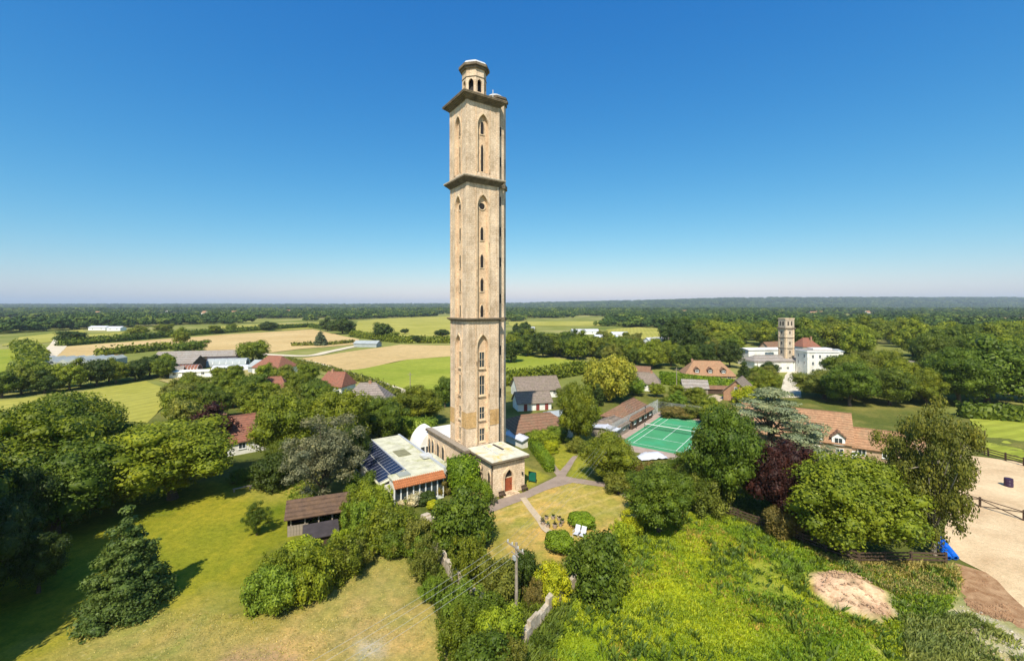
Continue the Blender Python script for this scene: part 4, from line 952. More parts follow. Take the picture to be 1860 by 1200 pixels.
# tall mesh gate frame by the far edge of the arena
p = G(1782, 822); gp = empty('lattice_gate', (p.x, p.y, 0), R(75), 'tall narrow dark lattice gate by the far arena fence', 'gate')
for x in (-.9, .9): MB().box(x-.06, x+.06, -.06, .06, 0, 4.4).build('post', M['wood'], gp)
for i in range(14): MB().box(-.84, .84, -.03, .03, .2+i*.3, .26+i*.3).build('slat', M['wood'], gp)
for i in range(5): MB().box(-.7+i*.35-.02, -.7+i*.35+.02, -.05, -.031, .1, 4.3).build('upright', M['wood'], gp)
def lathe(prof, n=16):
    mb = MB()
    for (r0, z0_), (r1, z1_) in zip(prof[:-1], prof[1:]):
        mb.add([(r0*math.cos(2*PI*i/n), r0*math.sin(2*PI*i/n), z0_) for i in range(n)]+[(r1*math.cos(2*PI*i/n), r1*math.sin(2*PI*i/n), z1_) for i in range(n)], [(i,(i+1)%n,n+(i+1)%n,n+i) for i in range(n)])
    return mb
p = G(1832, 883); o = lathe([(.02,0),(.5,0),(.52,.1),(.5,.35),(.54,.4),(.5,.45),(.5,.8),(.54,.85),(.5,.9),(.5,1.2),(.47,1.22),(.45,1.15),(.02,1.15)]).build('barrel', M['purple'], None, (p.x, p.y, .01)); tag(o, 'dark purple barrel standing on the sand arena', 'barrel')
# blue tubes
p = G(1731, 1018)
for i, (dx, lab, mt) in enumerate([(-.42, 'left one of the two long blue tubes by the fence end', 'blue'), (.30, 'right one of the two long blue tubes by the fence end', 'blue')]):
    tb_ = lathe([(.16,-.02),(.30,0),(.32,.3),(.29,.35),(.32,.4),(.32,1.2),(.29,1.25),(.32,1.3),(.32,2.3),(.29,2.35),(.32,2.4),(.30,2.8),(.05,2.82)], 14)
    o = tb_.build('blue_tube', M[mt], None, (p.x+dx, p.y, .33)); o.rotation_euler = (R(-72), 0, R(-14)); tag(o, lab, 'tube', 'long blue tubes')
# telegraph pole
p = G(938, 1132); tp_ = empty('telegraph_pole', (p.x, p.y, 0), R(-52), 'weathered wooden telegraph pole rising from the shrubs', 'pole')
MB().tube((0,0,0),(0,0,6.9),.16,.11,10).build('post', M['woodlt'], tp_)
arm = MB().box(-1.15, 1.15, -.17, -.11, 6.45, 6.6).build('crossarm', M['woodlt'], tp_)
MB().box(-.5, .5, -.16, -.112, 5.9, 6.0).build('crossarm', M['woodlt'], tp_)
for x in (-1.0, -.4, .4, 1.0): q = lathe([(.0,0),(.05,0),(.07,.1),(.05,.14),(.06,.2),(.0,.22)], 8).build('insulator', M['lead'], arm); q.location = (x, -.14, 6.6)
MB().box(-.16, .16, -.3, -.172, 5.5, 5.85).build('junction_box', M['alu'], tp_)
def wire(label, a, b_, sag, grp='overhead wires'):
    mb = MB(); n = 14; pts = [a.lerp(b_, i/n) - Vector((0,0,sag*4*(i/n)*(1-i/n))) for i in range(n+1)]
    for q, r_ in zip(pts[:-1], pts[1:]): mb.tube(q, r_, .009, n=3, caps=False)
    o = mb.build('overhead_wire', M['mesh']); tag(o, label, 'wire', grp)
tpz = Vector((p.x, p.y, 6.8))
ca_, sa_ = math.cos(R(-52)), math.sin(R(-52))
for i, x in enumerate((-1.0, -.4, .4, 1.0)):
    q = tpz + Vector((x*ca_, x*sa_, 0))
    wire(['outer left','inner left','inner right','outer right'][i]+' overhead wire from the pole towards the lower left corner', q, q+Vector((-22, -24, .5)), .8)
    wire(['outer left','inner left','inner right','outer right'][i]+' overhead wire from the pole across the garden towards the court', q, q+Vector((24, 52, .0)), 1.2)
for a, b_, h, lab in [(1229,706,7,'thin pole in front of the white-walled house by the willow'),(745,722,7.5,'telegraph pole at the end of the farm track'),(1376,690,7,'thin pole by the manor drive'),(1036,680,5,'thin pole at the right corner of the pasture'),(1214,640,9,'dark pole in front of the white gable-ended building')]:
    q = G(a, b_); o = empty('pole', (q.x, q.y, 0), 0, lab, 'pole'); MB().tube((0,0,0),(0,0,h),.13,.09,7).build('post', M['woodlt'], o); MB().box(-.7,.7,-.15,-.09,h-.7,h-.58).build('crossarm', M['woodlt'], o)
# crumbling white garden walls, each stone run of its own
def ragwall(name, label, pts, h=1.7, t=.5, seed=0):
    rng = random.Random(seed); mb = MB(); p0 = Vector(pts[0][:2]); o = None
    for a, b_ in zip(pts[:-1], pts[1:]):
        a, b_ = Vector(a[:2])-p0, Vector(b_[:2])-p0; L = (b_-a).length; d = (b_-a)/L; n = Vector((-d.y, d.x)); k = max(2, int(L/.7))
        for i in range(k):
            q0, q1 = a+d*L*i/k, a+d*L*(i+1)/k; hh_ = h*(.75+.4*mnoise.noise((i*.45+seed, seed, 0))+rng.uniform(-.1,.1)); tt = t/2*rng.uniform(.85,1.2)
            mb.add([(*(q0-n*tt),-.2),(*(q1-n*tt),-.2),(*(q1+n*tt),-.2),(*(q0+n*tt),-.2),(*(q0-n*tt*.8),hh_),(*(q1-n*tt*.8),hh_*rng.uniform(.9,1.05)),(*(q1+n*tt*.8),hh_*rng.uniform(.9,1.05)),(*(q0+n*tt*.8),hh_)],
                   [(0,3,2,1),(4,5,6,7),(0,1,5,4),(1,2,6,5),(2,3,7,6),(3,0,4,7)])
    o = mb.build(name, M['wallstone'], None, (p0.x, p0.y, 0)); return tag(o, label, 'wall')
ragwall('garden_wall', 'crumbling white garden wall showing through shrubs left of the telegraph pole', W([(764,972),(800,1022),(822,1058),(850,1092),(900,1130)]), 1.8, .5, 3)
ragwall('garden_wall', 'crumbling white garden wall right of the telegraph pole beside the weeds', W([(952,1170),(985,1128),(1010,1098),(1042,1068),(1056,1056)]), 1.6, .5, 8)
ragwall('stone_pier', 'pale broken masonry corner between the dark shrub and the feathery shrubs', W([(770,962),(790,975)]), 2.6, 1.0, 5)
ragwall('rubble_edge', 'short stretch of pale rubble behind the big dark shrub', W([(1140,958),(1160,944)]), .8, .6, 6)
# rockery ring, deck chairs, green board, bench
p = G(1003, 950)
rk = empty('rockery', (p.x, p.y, 0), 0, 'ring of stone pots and small plants on the dry garden lawn', 'rockery')
for i in range(9):
    a = 2*PI*i/9; r_ = 1.25; q = lathe([(.02,0),(.2,0),(.28,.35),(.3,.4),(.25,.4),(.02,.36)], 9).build('stone_pot', M['terrac'], rk); q.location = (r_*math.cos(a), r_*.9*math.sin(a), .02); sc_ = random.uniform(.7,1.2); q.scale = (sc_,)*3
    b2 = MB()
    for k in range(26):
        th = random.uniform(0, 2*PI); ph = random.uniform(.1, 1.3); l_ = random.uniform(.25,.55); d = Vector((math.cos(th)*math.cos(ph), math.sin(th)*math.cos(ph), math.sin(ph))); s_ = d.cross(Vector((0,0,1))).normalized()*.06
        c0 = Vector((0,0,.36)); b2.add([c0, c0+d*l_*.6+s_, c0+d*l_, c0+d*l_*.6-s_], [(0,1,2,3)])
    pl = b2.mesh('pot_plant', M['leaf'], False); po = inst('plant', pl, q); po.color = (.10,.09,.03,1) if i % 2 else (.08,.12,.02,1)
for i, (a, b_, an, lab) in enumerate([(1047,972,-30,'left one of two pale deck chairs beside the clipped bush'),(1058,975,-30,'right one of two pale deck chairs beside the clipped bush')]):
    q = G(a, b_); ch = empty('deck_chair', (q.x, q.y, .02), R(an), lab, 'chair', 'deck chairs on the garden lawn')
    s_ = MB(); s_.slab([(-.3,-.4,.32),(.3,-.4,.32),(.3,.25,.26),(-.3,.25,.26)], .05); s_.build('seat', M['tarp'], ch)
    s_ = MB(); s_.slab([(-.3,.22,.32),(.3,.22,.32),(.3,.65,1.0),(-.3,.65,1.0)], .05); s_.build('backrest', M['tarp'], ch)
    for x, y in ((-.3,-.38),(.3,-.38),(-.3,.4),(.3,.4)): MB().tube((x,y,0),(x,y,.42),.025).build('leg', M['alu'], ch)
    for x in (-.34, .34): MB().box(x-.03, x+.03, -.35, .45, .5, .54).build('armrest', M['alu'], ch)
p = G(967, 876); gb = empty('notice_board', (p.x, p.y, 0), R(-25), 'dark green board on posts by the drive right of the porch', 'board')
MB().box(-.55, .55, -.03, .03, .25, 1.6).build('panel', M['green'], gb)
for x in (-.6, .6): MB().box(x-.04, x+.04, -.04, .04, 0, 1.65).build('post', M['metal'], gb)
MB().box(-.56, .56, -.05, .05, 1.601, 1.66).build('cap_rail', M['metal'], gb)
q = Vector(L2(4.9, -7.9)); bb = empty('bench', (q.x, q.y, 0), BETA, 'small dark bench against the porch front right of the door', 'bench')
MB().box(-.0, 1.0, -.2, .2, .4, .45).build('seat', M['wood'], bb); MB().box(0, 1.0, .2, .24, .5, .85).build('backrest', M['wood'], bb)
for x in (.05, .9): MB().box(x, x+.06, -.18, .18, 0, .399).build('leg', M['wood'], bb)
q = Vector(L2(1.0, -7.9)); bb = empty('bench', (q.x, q.y, 0), BETA, 'small dark bench against the porch front left of the door', 'bench')
MB().box(-.0, 1.0, -.2, .2, .4, .45).build('seat', M['wood'], bb); MB().box(0, 1.0, .2, .24, .5, .85).build('backrest', M['wood'], bb)
for x in (.05, .9): MB().box(x, x+.06, -.18, .18, 0, .399).build('leg', M['wood'], bb)
p = G(862, 905)
# vehicles
def car(name, label, px, py, ang, body='car', van=False):
    p = G(px, py); o = empty(name, (p.x, p.y, .02), R(ang), label, 'van' if van else 'car')
    prof = [(-2.1,.35),(-2.1,.8),(-1.9,.95),(-1.0,1.0),(-.5,1.45),(.9,1.5),(1.7,1.1),(2.1,1.0),(2.15,.4)] if not van else [(-2.2,.35),(-2.2,1.1),(-1.6,1.25),(-1.1,1.95),(2.2,2.0),(2.25,.4)]
    n = len(prof); mb = MB()
    mb.add([(x,-.82,z) for x, z in prof]+[(x,.82,z) for x, z in prof], [tuple(range(n)), tuple(range(2*n-1, n-1, -1))]+[(i, n+i, n+(i+1)%n, (i+1)%n) for i in range(n)])
    mb.build('body', M[body], o)
    for s in (-1, 1):
        if van: MB().box(-1.2,-.4,s*.821 if s > 0 else -.84, .84 if s > 0 else -.821,1.2,1.75).build('side_window', M['glass'], o)
        else: MB().box(-.55,.95,.821 if s > 0 else -.84, .84 if s > 0 else -.821,1.03,1.38).build('side_window', M['glass'], o)
        for x in (-1.35, 1.35): MB().tube((x,s*.65,.32),(x,s*.86,.32),.32,n=14).build('wheel', M['tyre'], o)
    for y in (-.6, .6): MB().box(-2.13,-2.101,y-.15,y+.15,.65,.8).build('headlight', M['glassroof'], o)
    w = MB(); x0, z0_, x1, z1_ = (-1.0,1.0,-.5,1.45) if not van else (-1.6,1.25,-1.1,1.95)
    w.add([(x0-.02,-.7,z0_+.03),(x0-.02,.7,z0_+.03),(x1-.03,.65,z1_-.02),(x1-.03,-.65,z1_-.02)], [(0,1,2,3)]); w.build('windscreen', M['glass'], o)
    return o
car('parked_car', 'white car parked in front of the dormer house', 1545, 832, 10)
car('parked_van', 'dark blue van at the left end of the long white farm cabin', 325, 683, 30, 'carb', True)
# bits in front of the large left trees
p = G(200, 838); tr_ = empty('trailer', (p.x, p.y, 0), R(20), 'low grey trailer half hidden between the left trees', 'trailer')
MB().box(-1.8,1.8,-.9,.9,.5,1.0).build('bed', M['woodlt'], tr_)
for s in (-1,1): MB().tube((0,s*.75,.3),(0,s*.95,.3),.3,n=12).build('wheel', M['tyre'], tr_)
p = G(440, 890); bnch = empty('log_bench', (p.x, p.y, 0), R(35), 'weathered plank bench on the lawn beyond the maple', 'bench')
MB().box(-1.2,1.2,-.18,.18,.4,.48).build('seat', M['woodlt'], bnch)
for x in (-1,1): MB().box(x-.1,x+.1,-.15,.15,0,.399).build('leg', M['woodlt'], bnch)

# ------------------------------------------------------------------ trees: crowns of many leaf faces on clumps, trunk and limbs
_ico = bmesh.new(); bmesh.ops.create_icosphere(_ico, subdivisions=1, radius=1)
ICV = np.array([v.co[:] for v in _ico.verts]); ICF = np.array([[v.index for v in f.verts] for f in _ico.faces]); _ico.free()
def unit(v): return v/np.maximum(1e-9, np.linalg.norm(v, axis=1))[:,None]
def crown(name, cl, rad, n_leaf, size, rng, core=.72, flat_=0.0, spread=.32, up=.25, droop=0.0, mat='leaf'):
    """cl (k,3) clump centres, rad (k,3) their radii; n_leaf leaves in all, by clump area"""
    area = rad.mean(1)**2; k = rng.choice(len(cl), n_leaf, p=area/area.sum())
    d = unit(rng.normal(size=(n_leaf,3)) + np.array([0,0,up])); rr = 1 - spread*rng.random(n_leaf)**1.5 + spread*.6*rng.random(n_leaf)
    pos = cl[k] + d*rad[k]*rr[:,None]
    nrm = unit(d*1.0 + rng.normal(size=(n_leaf,3))*.55 + np.array([0,0,.25+flat_]))
    t = unit(np.cross(nrm, rng.normal(size=(n_leaf,3)))); bt = np.cross(nrm, t)
    if droop: bt = unit(bt*(1-droop) + np.array([0,0,-1])*droop)
    s = size*(.55+.9*rng.random(n_leaf)); s2 = s*(.55+.4*rng.random(n_leaf))*(1+droop*1.5)
    V = np.stack([pos - t*s[:,None]*.5, pos + bt*s2[:,None]*.5 - nrm*s[:,None]*.1, pos + t*s[:,None]*.5, pos - bt*s2[:,None]*.5 - nrm*s[:,None]*.1], 1).reshape(-1,3)
    Fq = np.arange(n_leaf*4).reshape(-1,4)
    if core:
        kk = len(cl); jit = 1+.18*rng.normal(size=(kk, len(ICV)))
        Vc = (cl[:,None,:] + ICV[None]*rad[:,None,:]*core*jit[:,:,None]).reshape(-1,3)
        Fc = (ICF[None]+np.arange(kk)[:,None,None]*len(ICV)).reshape(-1,3)+len(V)
        return mesh_np(name, np.concatenate([V, Vc]), [Fq, Fc], [M[mat]])
    return mesh_np(name, V, Fq, [M[mat]])
def trunk(name, h, r, targets, rng, mat='bark', fork=.35, lean=0.0):
    mb = MB(); n = 5; pts = [Vector((lean*h*(i/n)**2+rng.normal()*.06*i, rng.normal()*.06*i, h*i/n*.8)) for i in range(n+1)]
    for i in range(n): mb.tube(pts[i], pts[i+1], r*(1.25 if i == 0 else 1)*(1-.75*i/n), r*(1-.75*(i+1)/n), 8, False)
    for t in targets:
        i = int(rng.integers(1, n)); a = pts[i]; b_ = Vector(t); m_ = a.lerp(b_, .5)+Vector((0,0,.25)); rr = r*(1-.75*i/n)*.55
        mb.tube(a, m_, rr, rr*.6, 5, False); mb.tube(m_, b_, rr*.6, rr*.2, 5, False)
    return mb.mesh(name, M[mat])
def shell(n, W_, Hc, zc, rng, rmin=.55, rmax=.85, cr=(.13,.2), zlo=-.65, squash=.8, irr=.18):
    d = unit(rng.normal(size=(n*3,3))); d = d[d[:,2] > zlo][:n]
    # push clumps apart
    for _ in range(25):
        df = d[:,None]-d[None]; q = (df**2).sum(-1)+np.eye(len(d)); d = unit(d + (df/q[:,:,None]**1.5).sum(1)*.01); d = d[np.ones(len(d), bool)]
    f = rng.uniform(rmin, rmax, len(d))*(1+irr*1.2*rng.normal(size=len(d))); f = np.clip(f, .3, 1.0)
    c_ = d*f[:,None]*np.array([W_/2, W_/2, Hc]) + np.array([0,0,zc]); r = rng.uniform(*cr, len(d))*W_
    return c_, np.stack([r, r, r*squash], 1)
PROTO = {}
def proto(key, W_, Hh, cl, rad, n, size, seed, trunk_h=None, tr=.28, matb='bark', ntarget=9, lean=0, **kw):
    rng = np.random.default_rng(seed)
    cr = crown(key+'_crown', cl, rad, n, size, rng, **kw)
    idx_ = rng.choice(len(cl), min(ntarget, len(cl)), replace=False)
    tk = trunk(key+'_trunk', trunk_h, tr, [tuple(cl[i]) for i in idx_], rng, matb, lean=lean) if trunk_h else None
    PROTO[key] = (cr, tk, W_, Hh)
for i in range(4):
    rng = np.random.default_rng(20+i); c_, r_ = shell(46+4*i, 10, 4.0, 5.6, rng, .5, .86, (.10,.19)); c2, r2 = shell(14, 5.5, 2.2, 5.6, rng)
    proto(f'broad{i}', 10, 10, np.concatenate([c_, c2]), np.concatenate([r_, r2]), 24000, .235, 40+i, 7, .35)
for i in range(3):   # loose feathery crowns
    rng = np.random.default_rng(60+i); c_, r_ = shell(75, 10, 4.3, 5.6, rng, .35, .98, (.06,.12), squash=.65, irr=.25)
    proto(f'loose{i}', 10, 10, c_, r_, 18000, .21, 70+i, 8.5, .28, 'barkp' if i == 2 else 'bark', ntarget=26, core=.5, spread=.6)
for i in range(2):   # layered conifer
    rng = np.random.default_rng(80+i); cs = []; rs = []
    for l_ in range(11):
        t = l_/10; z = .9+t*8.6; R_ = 3.0*(1-t)**.75+.12; nn = max(1, int(11*(1-t)+1.5))
        for j in range(nn):
            a = 2*PI*j/nn+rng.random()*1.2; q = R_*rng.uniform(.62,.98) if nn > 1 else 0; rr = (.45+.55*(1-t))*rng.uniform(.75,1.15)*1.15; cs.append((q*math.cos(a), q*math.sin(a), z-q*.12+rng.normal()*.2)); rs.append((rr, rr, rr*.62))
    for l_ in range(7): cs.append((0,0,1+l_*1.15)); rs.append((1.9-.22*l_,)*2+(.9,))
    proto(f'conifer{i}', 7, 10, np.array(cs), np.array(rs), 18000, .21, 90+i, 9.5, .2, ntarget=4)
rng = np.random.default_rng(101); cs = []; rs = []   # cedar with flat tiers
for l_ in range(7):
    t = l_/6; z = 1.8+t*7.6; R_ = 5.4*(1-t**2.2)**.75+.9; nn = int(6+8*(1-t*.6))
    for j in range(nn):
        a = 2*PI*j/nn+l_*.7+rng.random()*.7; q = R_*rng.uniform(.35,1.02); rr = rng.uniform(.8,1.6); cs.append((q*math.cos(a), q*math.sin(a), z+rng.normal()*.22-q*.04)); rs.append((rr*1.25, rr*1.25, rr*.2))
proto('cedar', 11, 10, np.array(cs), np.array(rs), 22000, .20, 102, 9, .4, ntarget=34, core=.6, flat_=.5)
rng = np.random.default_rng(111); c_, r_ = shell(60, 10, 4.0, 5.6, rng, .5, .9, (.10,.15), squash=1.5, zlo=-.8); proto('willow', 10, 10, c_, r_, 20000, .28, 112, 6, .4, droop=.5)
rng = np.random.default_rng(121); c_, r_ = shell(50, 3, 4.4, 5, rng, .4, .8, (.18,.26), squash=1.5); proto('column', 3, 10, c_, r_, 5000, .26, 122, 3, .15)
for i in range(4):   # shrubs, no visible trunk
    rng = np.random.default_rng(130+i); c_, r_ = shell(26, 4, 1.5, 1.35, rng, .4, .9, (.13,.22), zlo=-.9); proto(f'shrub{i}', 4, 3, c_, r_, 8000, .16, 140+i, core=.75, spread=.4)
for i in range(3):   # twiggy open shrubs
    rng = np.random.default_rng(150+i); c_, r_ = shell(48, 4, 1.6, 1.4, rng, .25, 1.0, (.06,.12), zlo=-.95, squash=1.2); proto(f'wild{i}', 4, 3, c_, r_, 9000, .13, 160+i, core=.6, spread=.75, up=.5)
rng = np.random.default_rng(171); c_, r_ = shell(12, 2, 1.0, .95, rng, .3, .55, (.22,.3), zlo=-.9); proto('dome', 2, 2, c_, r_, 4200, .11, 172, core=.9, spread=.12)
for i in range(5):   # mid-distance trees, crown and trunk
    rng = np.random.default_rng(180+i); c_, r_ = shell(30, 10, 4.0+.3*(i % 2), 5.5, rng, .5, .92, (.12,.21)); proto(f'mid{i}', 10, 10, c_, r_, 5200, .42, 190+i, 6, .35, ntarget=4)
for i in range(3):   # far trees: a few hundred faces
    rng = np.random.default_rng(210+i); c_, r_ = shell(15, 10, 3.6, 5.2, rng, .45, .9, (.16,.26)); cr = crown(f'far_crown{i}', c_, r_, 420, 1.3, rng, mat='far', core=.85); PROTO[f'far{i}'] = (cr, None, 10, 10)

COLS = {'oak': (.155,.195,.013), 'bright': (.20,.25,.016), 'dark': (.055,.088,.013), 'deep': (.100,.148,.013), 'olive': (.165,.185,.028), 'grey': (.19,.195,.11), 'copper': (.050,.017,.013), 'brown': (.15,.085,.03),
        'willow': (.35,.38,.045), 'lime': (.29,.36,.02), 'yellow': (.38,.40,.014), 'cedar': (.25,.285,.18), 'conifer': (.095,.15,.034), 'spruce': (.13,.17,.10), 'rust': (.21,.17,.045), 'white': (.50,.50,.36), 'mint': (.16,.24,.022), 'hedge': (.16,.25,.012)}
RT = random.Random(11)
def place(key, x, y, w, h, col, name, label, cat='tree', group=None, z=None, jit=.12, rz=None):
    cr, tk, W_, Hh = PROTO[key]; c = COLS[col] if isinstance(col, str) else col
    g_ = 1+RT.uniform(-jit, jit); c = tuple(max(.004, v*g_*(1+RT.uniform(-jit, jit)*.35)) for v in c)+(1,)
    z = gz(x, y)-.03 if z is None else z
    e_ = RT.uniform(-.1, .1); sc_ = (w/W_*(1+e_), w/W_*(1-e_), h/Hh); rz = RT.uniform(0, 2*PI) if rz is None else rz
    if tk:
        o = empty(name, (x, y, z), rz, label, cat, group); o.scale = sc_
        a = inst('crown', cr, o); a.color = c; inst('trunk', tk, o)
    else:
        o = inst(name, cr, None, (x, y, z), rz, sc_); o.color = c; tag(o, label, cat, group)
    return o
def T(key, px, py, wpx, top, col, label, name=None, cat='tree', **k):
    """tree with its foot at photo pixel (px, py), wpx wide, top at row top"""
    p = G(px, py); w = wpx*p.y/FPX; h = CAMH-(top-HOR)*p.y/FPX
    nm = name or {'coni':'conifer','ceda':'cedar_tree','will':'willow_tree','colu':'cypress','shru':'shrub','wild':'shrub','dome':'clipped_bush'}.get(key[:4], 'broadleaf_tree')
    if cat == 'tree' and key[:4] in ('shru','wild','dome'): cat = 'shrub'
    return place(key, p.x, p.y, w, h, col, nm, label, cat, **k)

# left
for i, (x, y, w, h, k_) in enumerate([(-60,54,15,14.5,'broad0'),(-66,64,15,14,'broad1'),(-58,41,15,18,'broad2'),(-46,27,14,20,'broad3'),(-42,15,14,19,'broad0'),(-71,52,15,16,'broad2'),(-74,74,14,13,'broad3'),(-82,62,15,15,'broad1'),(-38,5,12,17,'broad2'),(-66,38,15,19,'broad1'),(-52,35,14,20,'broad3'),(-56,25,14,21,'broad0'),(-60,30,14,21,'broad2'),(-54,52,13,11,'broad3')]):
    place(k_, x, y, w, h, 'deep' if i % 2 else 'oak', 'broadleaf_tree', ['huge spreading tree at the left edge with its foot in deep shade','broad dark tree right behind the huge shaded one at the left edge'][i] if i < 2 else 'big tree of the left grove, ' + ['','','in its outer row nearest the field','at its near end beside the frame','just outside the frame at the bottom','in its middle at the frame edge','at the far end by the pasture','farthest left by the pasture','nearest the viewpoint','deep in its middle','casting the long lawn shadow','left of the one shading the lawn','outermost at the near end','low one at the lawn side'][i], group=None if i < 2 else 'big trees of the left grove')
for i_, (a_, b_, w_, t_) in enumerate([(30,1015,120,850),(105,965,105,845),(-20,1095,140,900),(150,930,80,840),(70,1075,90,965)]): T('broad%d' % (i_ % 4), a_, b_, w_, t_, 'dark', ['dark tree in full shade at the left edge above the shaded lawn','dark shaded tree just left of the maple side of the grove','dark shaded tree cut by the left edge beside the lawn','dark shaded tree nearest the maple in the left grove','low dark shaded tree standing lowest in the left grove'][i_])  # dark leaf colour puts the grove's deep shade into these crowns
T('broad1', 160, 880, 150, 735, 'oak', 'rounded dark tree on the field side of the left grove', )
T('broad2', 314, 905, 214, 757, (.19,.235,.014), 'spreading sunlit maple beyond the young conifer', jit=0)
T('shrub2', 215, 900, 60, 850, 'olive', 'olive bush at the left foot of the spreading maple')
T('conifer0', 232, 1110, 140, 925, 'conifer', 'young broad conifer standing alone on the left lawn')
T('loose0', 466, 972, 46, 912, 'deep', 'small solitary sapling on the left lawn')
T('loose1', 588, 908, 140, 752, 'grey', 'grey-leaved tree behind the field barn')
T('shrub0', 500, 885, 75, 825, 'dark', 'dark bush between the maple and the grey-leaved tree')
T('broad3', 512, 860, 60, 790, 'deep', 'dark green tree left of the grey-leaved tree')
T('mid1', 385, 822, 85, 738, 'copper', 'copper-leaved tree rising behind the maple')
T('broad0', 525, 845, 125, 715, 'oak', 'tall green tree behind the grey-leaved tree')
T('broad3', 610, 830, 110, 700, 'oak', 'rounded green tree left behind the solar roof')
T('broad1', 690, 800, 95, 720, 'deep', 'dark green tree just behind the solar roof')
T('broad2', 640, 870, 50, 770, 'dark', 'dark tree touching the left end of the solar roof')
T('broad0', 760, 770, 90, 700, 'oak', 'oak at the corner of the pasture left of the tower')
T('mid3', 808, 740, 36, 684, 'deep', 'small dark tree against the left side of the tower shaft')
T('shrub3', 440, 872, 40, 850, 'mint', 'pale green bush on the lawn behind the plank bench')
# thicket near the field barn
for i, (a, b_, w, t, c) in enumerate([(490,1108,80,1030,'mint'),(520,1080,85,1000,'oak'),(565,1080,90,990,'bright'),(610,1055,90,985,'oak'),(635,1035,60,985,'olive'),(500,1060,70,1000,'bright'),(545,1035,80,978,'lime'),(590,1020,60,985,'deep'),(480,1085,55,1040,'deep'),(620,1005,50,960,'lime')]):
    T(['shrub0','wild0','shrub2','wild1'][i % 4], a, b_, w, t, c, ['leftmost shrub of the thicket before the field barn, low and fresh green','second shrub along the front of the barn thicket','bright shrub at the front middle of the barn thicket','fourth shrub along the front of the barn thicket','olive shrub at the right end of the barn thicket','bright shrub at the back left of the barn thicket','lime shrub at the back middle of the barn thicket','deep green shrub right before the felt-roofed shed','lowest dark shrub at the thicket front left','lime shrub between the felt-roofed shed and the bank'][i], group='shrubs of the thicket before the barn')
# shrubs between barn and annex
for i, (a, b_, w, t, c) in enumerate([(660,985,75,905,'mint'),(705,1000,85,925,'oak'),(748,1008,75,940,'olive'),(685,950,65,888,'bright'),(728,965,70,915,'oak'),(655,935,60,880,'bright'),(640,960,50,900,'oak'),(772,990,55,945,'olive'),(690,925,50,880,'lime'),(715,1010,60,955,'deep')]):
    T(['wild0','shrub1','wild2','shrub3'][i % 4], a, b_, w, t, c, ['leftmost fresh green shrub on the bank below the annex','mid-green shrub at the foot of the bank below the annex','olive shrub at the right foot of the bank below the annex','bright shrub halfway up the bank near the solar panels','mid-green shrub halfway up the bank under the annex windows','bright shrub beside the right end of the field barn','mid-green shrub below the right end of the field barn','small olive shrub beside the broken masonry corner','lime shrub right under the tiled annex corner','deep green low shrub at the very foot of the bank'][i], group='feathery shrubs below the annex')
T('shrub1', 660, 905, 60, 860, 'deep', 'dense green bush at the near end of the solar panels')
T('shrub2', 838, 994, 108, 896, 'deep', 'dense round dark green tree in front of the porch', name='broadleaf_tree', cat='tree')
T('shrub0', 743, 915, 46, 888, 'white', 'white-flowering bush under the annex windows')
T('dome', 772, 915, 38, 888, 'dark', 'dark clipped bush under the annex windows')
T('dome', 787, 925, 24, 905, 'yellow', 'small bright yellow bush under the annex windows')
T('shrub3', 800, 900, 30, 868, 'rust', 'rusty flowering shrub against the right end of the annex')
T('shrub1', 874, 915, 42, 872, 'hedge', 'rounded green bush at the left foot of the porch')
T('shrub0', 862, 925, 30, 893, 'rust', 'small red-tipped bush in front of the porch corner')
T('wild1', 893, 915, 22, 900, 'grey', 'pot plant cluster at the left corner of the porch')
# wall and pole shrubs
for i, (k_, a, b_, w, t, c, lab) in enumerate([
 ('wild0',858,1066,90,968,'oak','tall feathery shrub below the round dark tree'),
 ('wild1',770,1048,62,985,'olive','brownish twiggy shrub against the left garden wall'),
 ('shrub3',905,1085,75,1015,'olive','olive shrub just left of the telegraph pole'),
 ('shrub0',955,1062,50,1000,'dark','dark round shrub just behind the telegraph pole'),
 ('shrub1',1006,1090,64,1026,'yellow','bright yellow shrub right of the telegraph pole'),
 ('shrub2',1084,1080,112,968,'deep','large dark rounded shrub overlooking the weeds'),
 ('wild2',885,1140,75,1075,'deep','dark shrub at the foot of the telegraph pole'),
 ('shrub0',905,1190,80,1100,'lime','bright lime shrub left of the telegraph pole foot'),
 ('wild0',840,1130,90,1060,'mint','leafy shrub at the edge of the dry meadow below the left wall'),
 ('wild1',830,1185,90,1105,'oak','green shrub at the bottom edge beside the dry meadow'),
 ('shrub2',880,1240,110,1150,'deep','dark shrub cut by the bottom edge left of the pole'),
 ('wild2',925,1225,70,1150,'olive','twiggy olive shrub cut by the bottom edge near the pole'),
 ('wild0',782,1092,50,1045,'mint','light green shrub at the upper edge of the dry meadow'),
 ('wild1',968,1098,42,1055,'rust','dry brownish shrub between the pole and the right garden wall'),
 ('shrub3',760,1010,50,965,'mint','bright shrub at the top of the left garden wall'),
 ('wild2',1130,1000,60,950,'lime','light yellow-green shrub behind the large dark one')]):
    T(k_, a, b_, w, t, c, lab)
for i, (a, b_, w, t) in enumerate([(1018,1002,56,960),(1058,956,52,928)]):
    T('dome', a, b_, w, t, 'hedge', ['domed clipped bush nearer the telegraph pole on the garden lawn','domed clipped bush behind the deck chairs'][i])
T('wild1', 1145, 968, 60, 930, 'yellow', 'yellow-green shrub at the corner of the garden lawn')
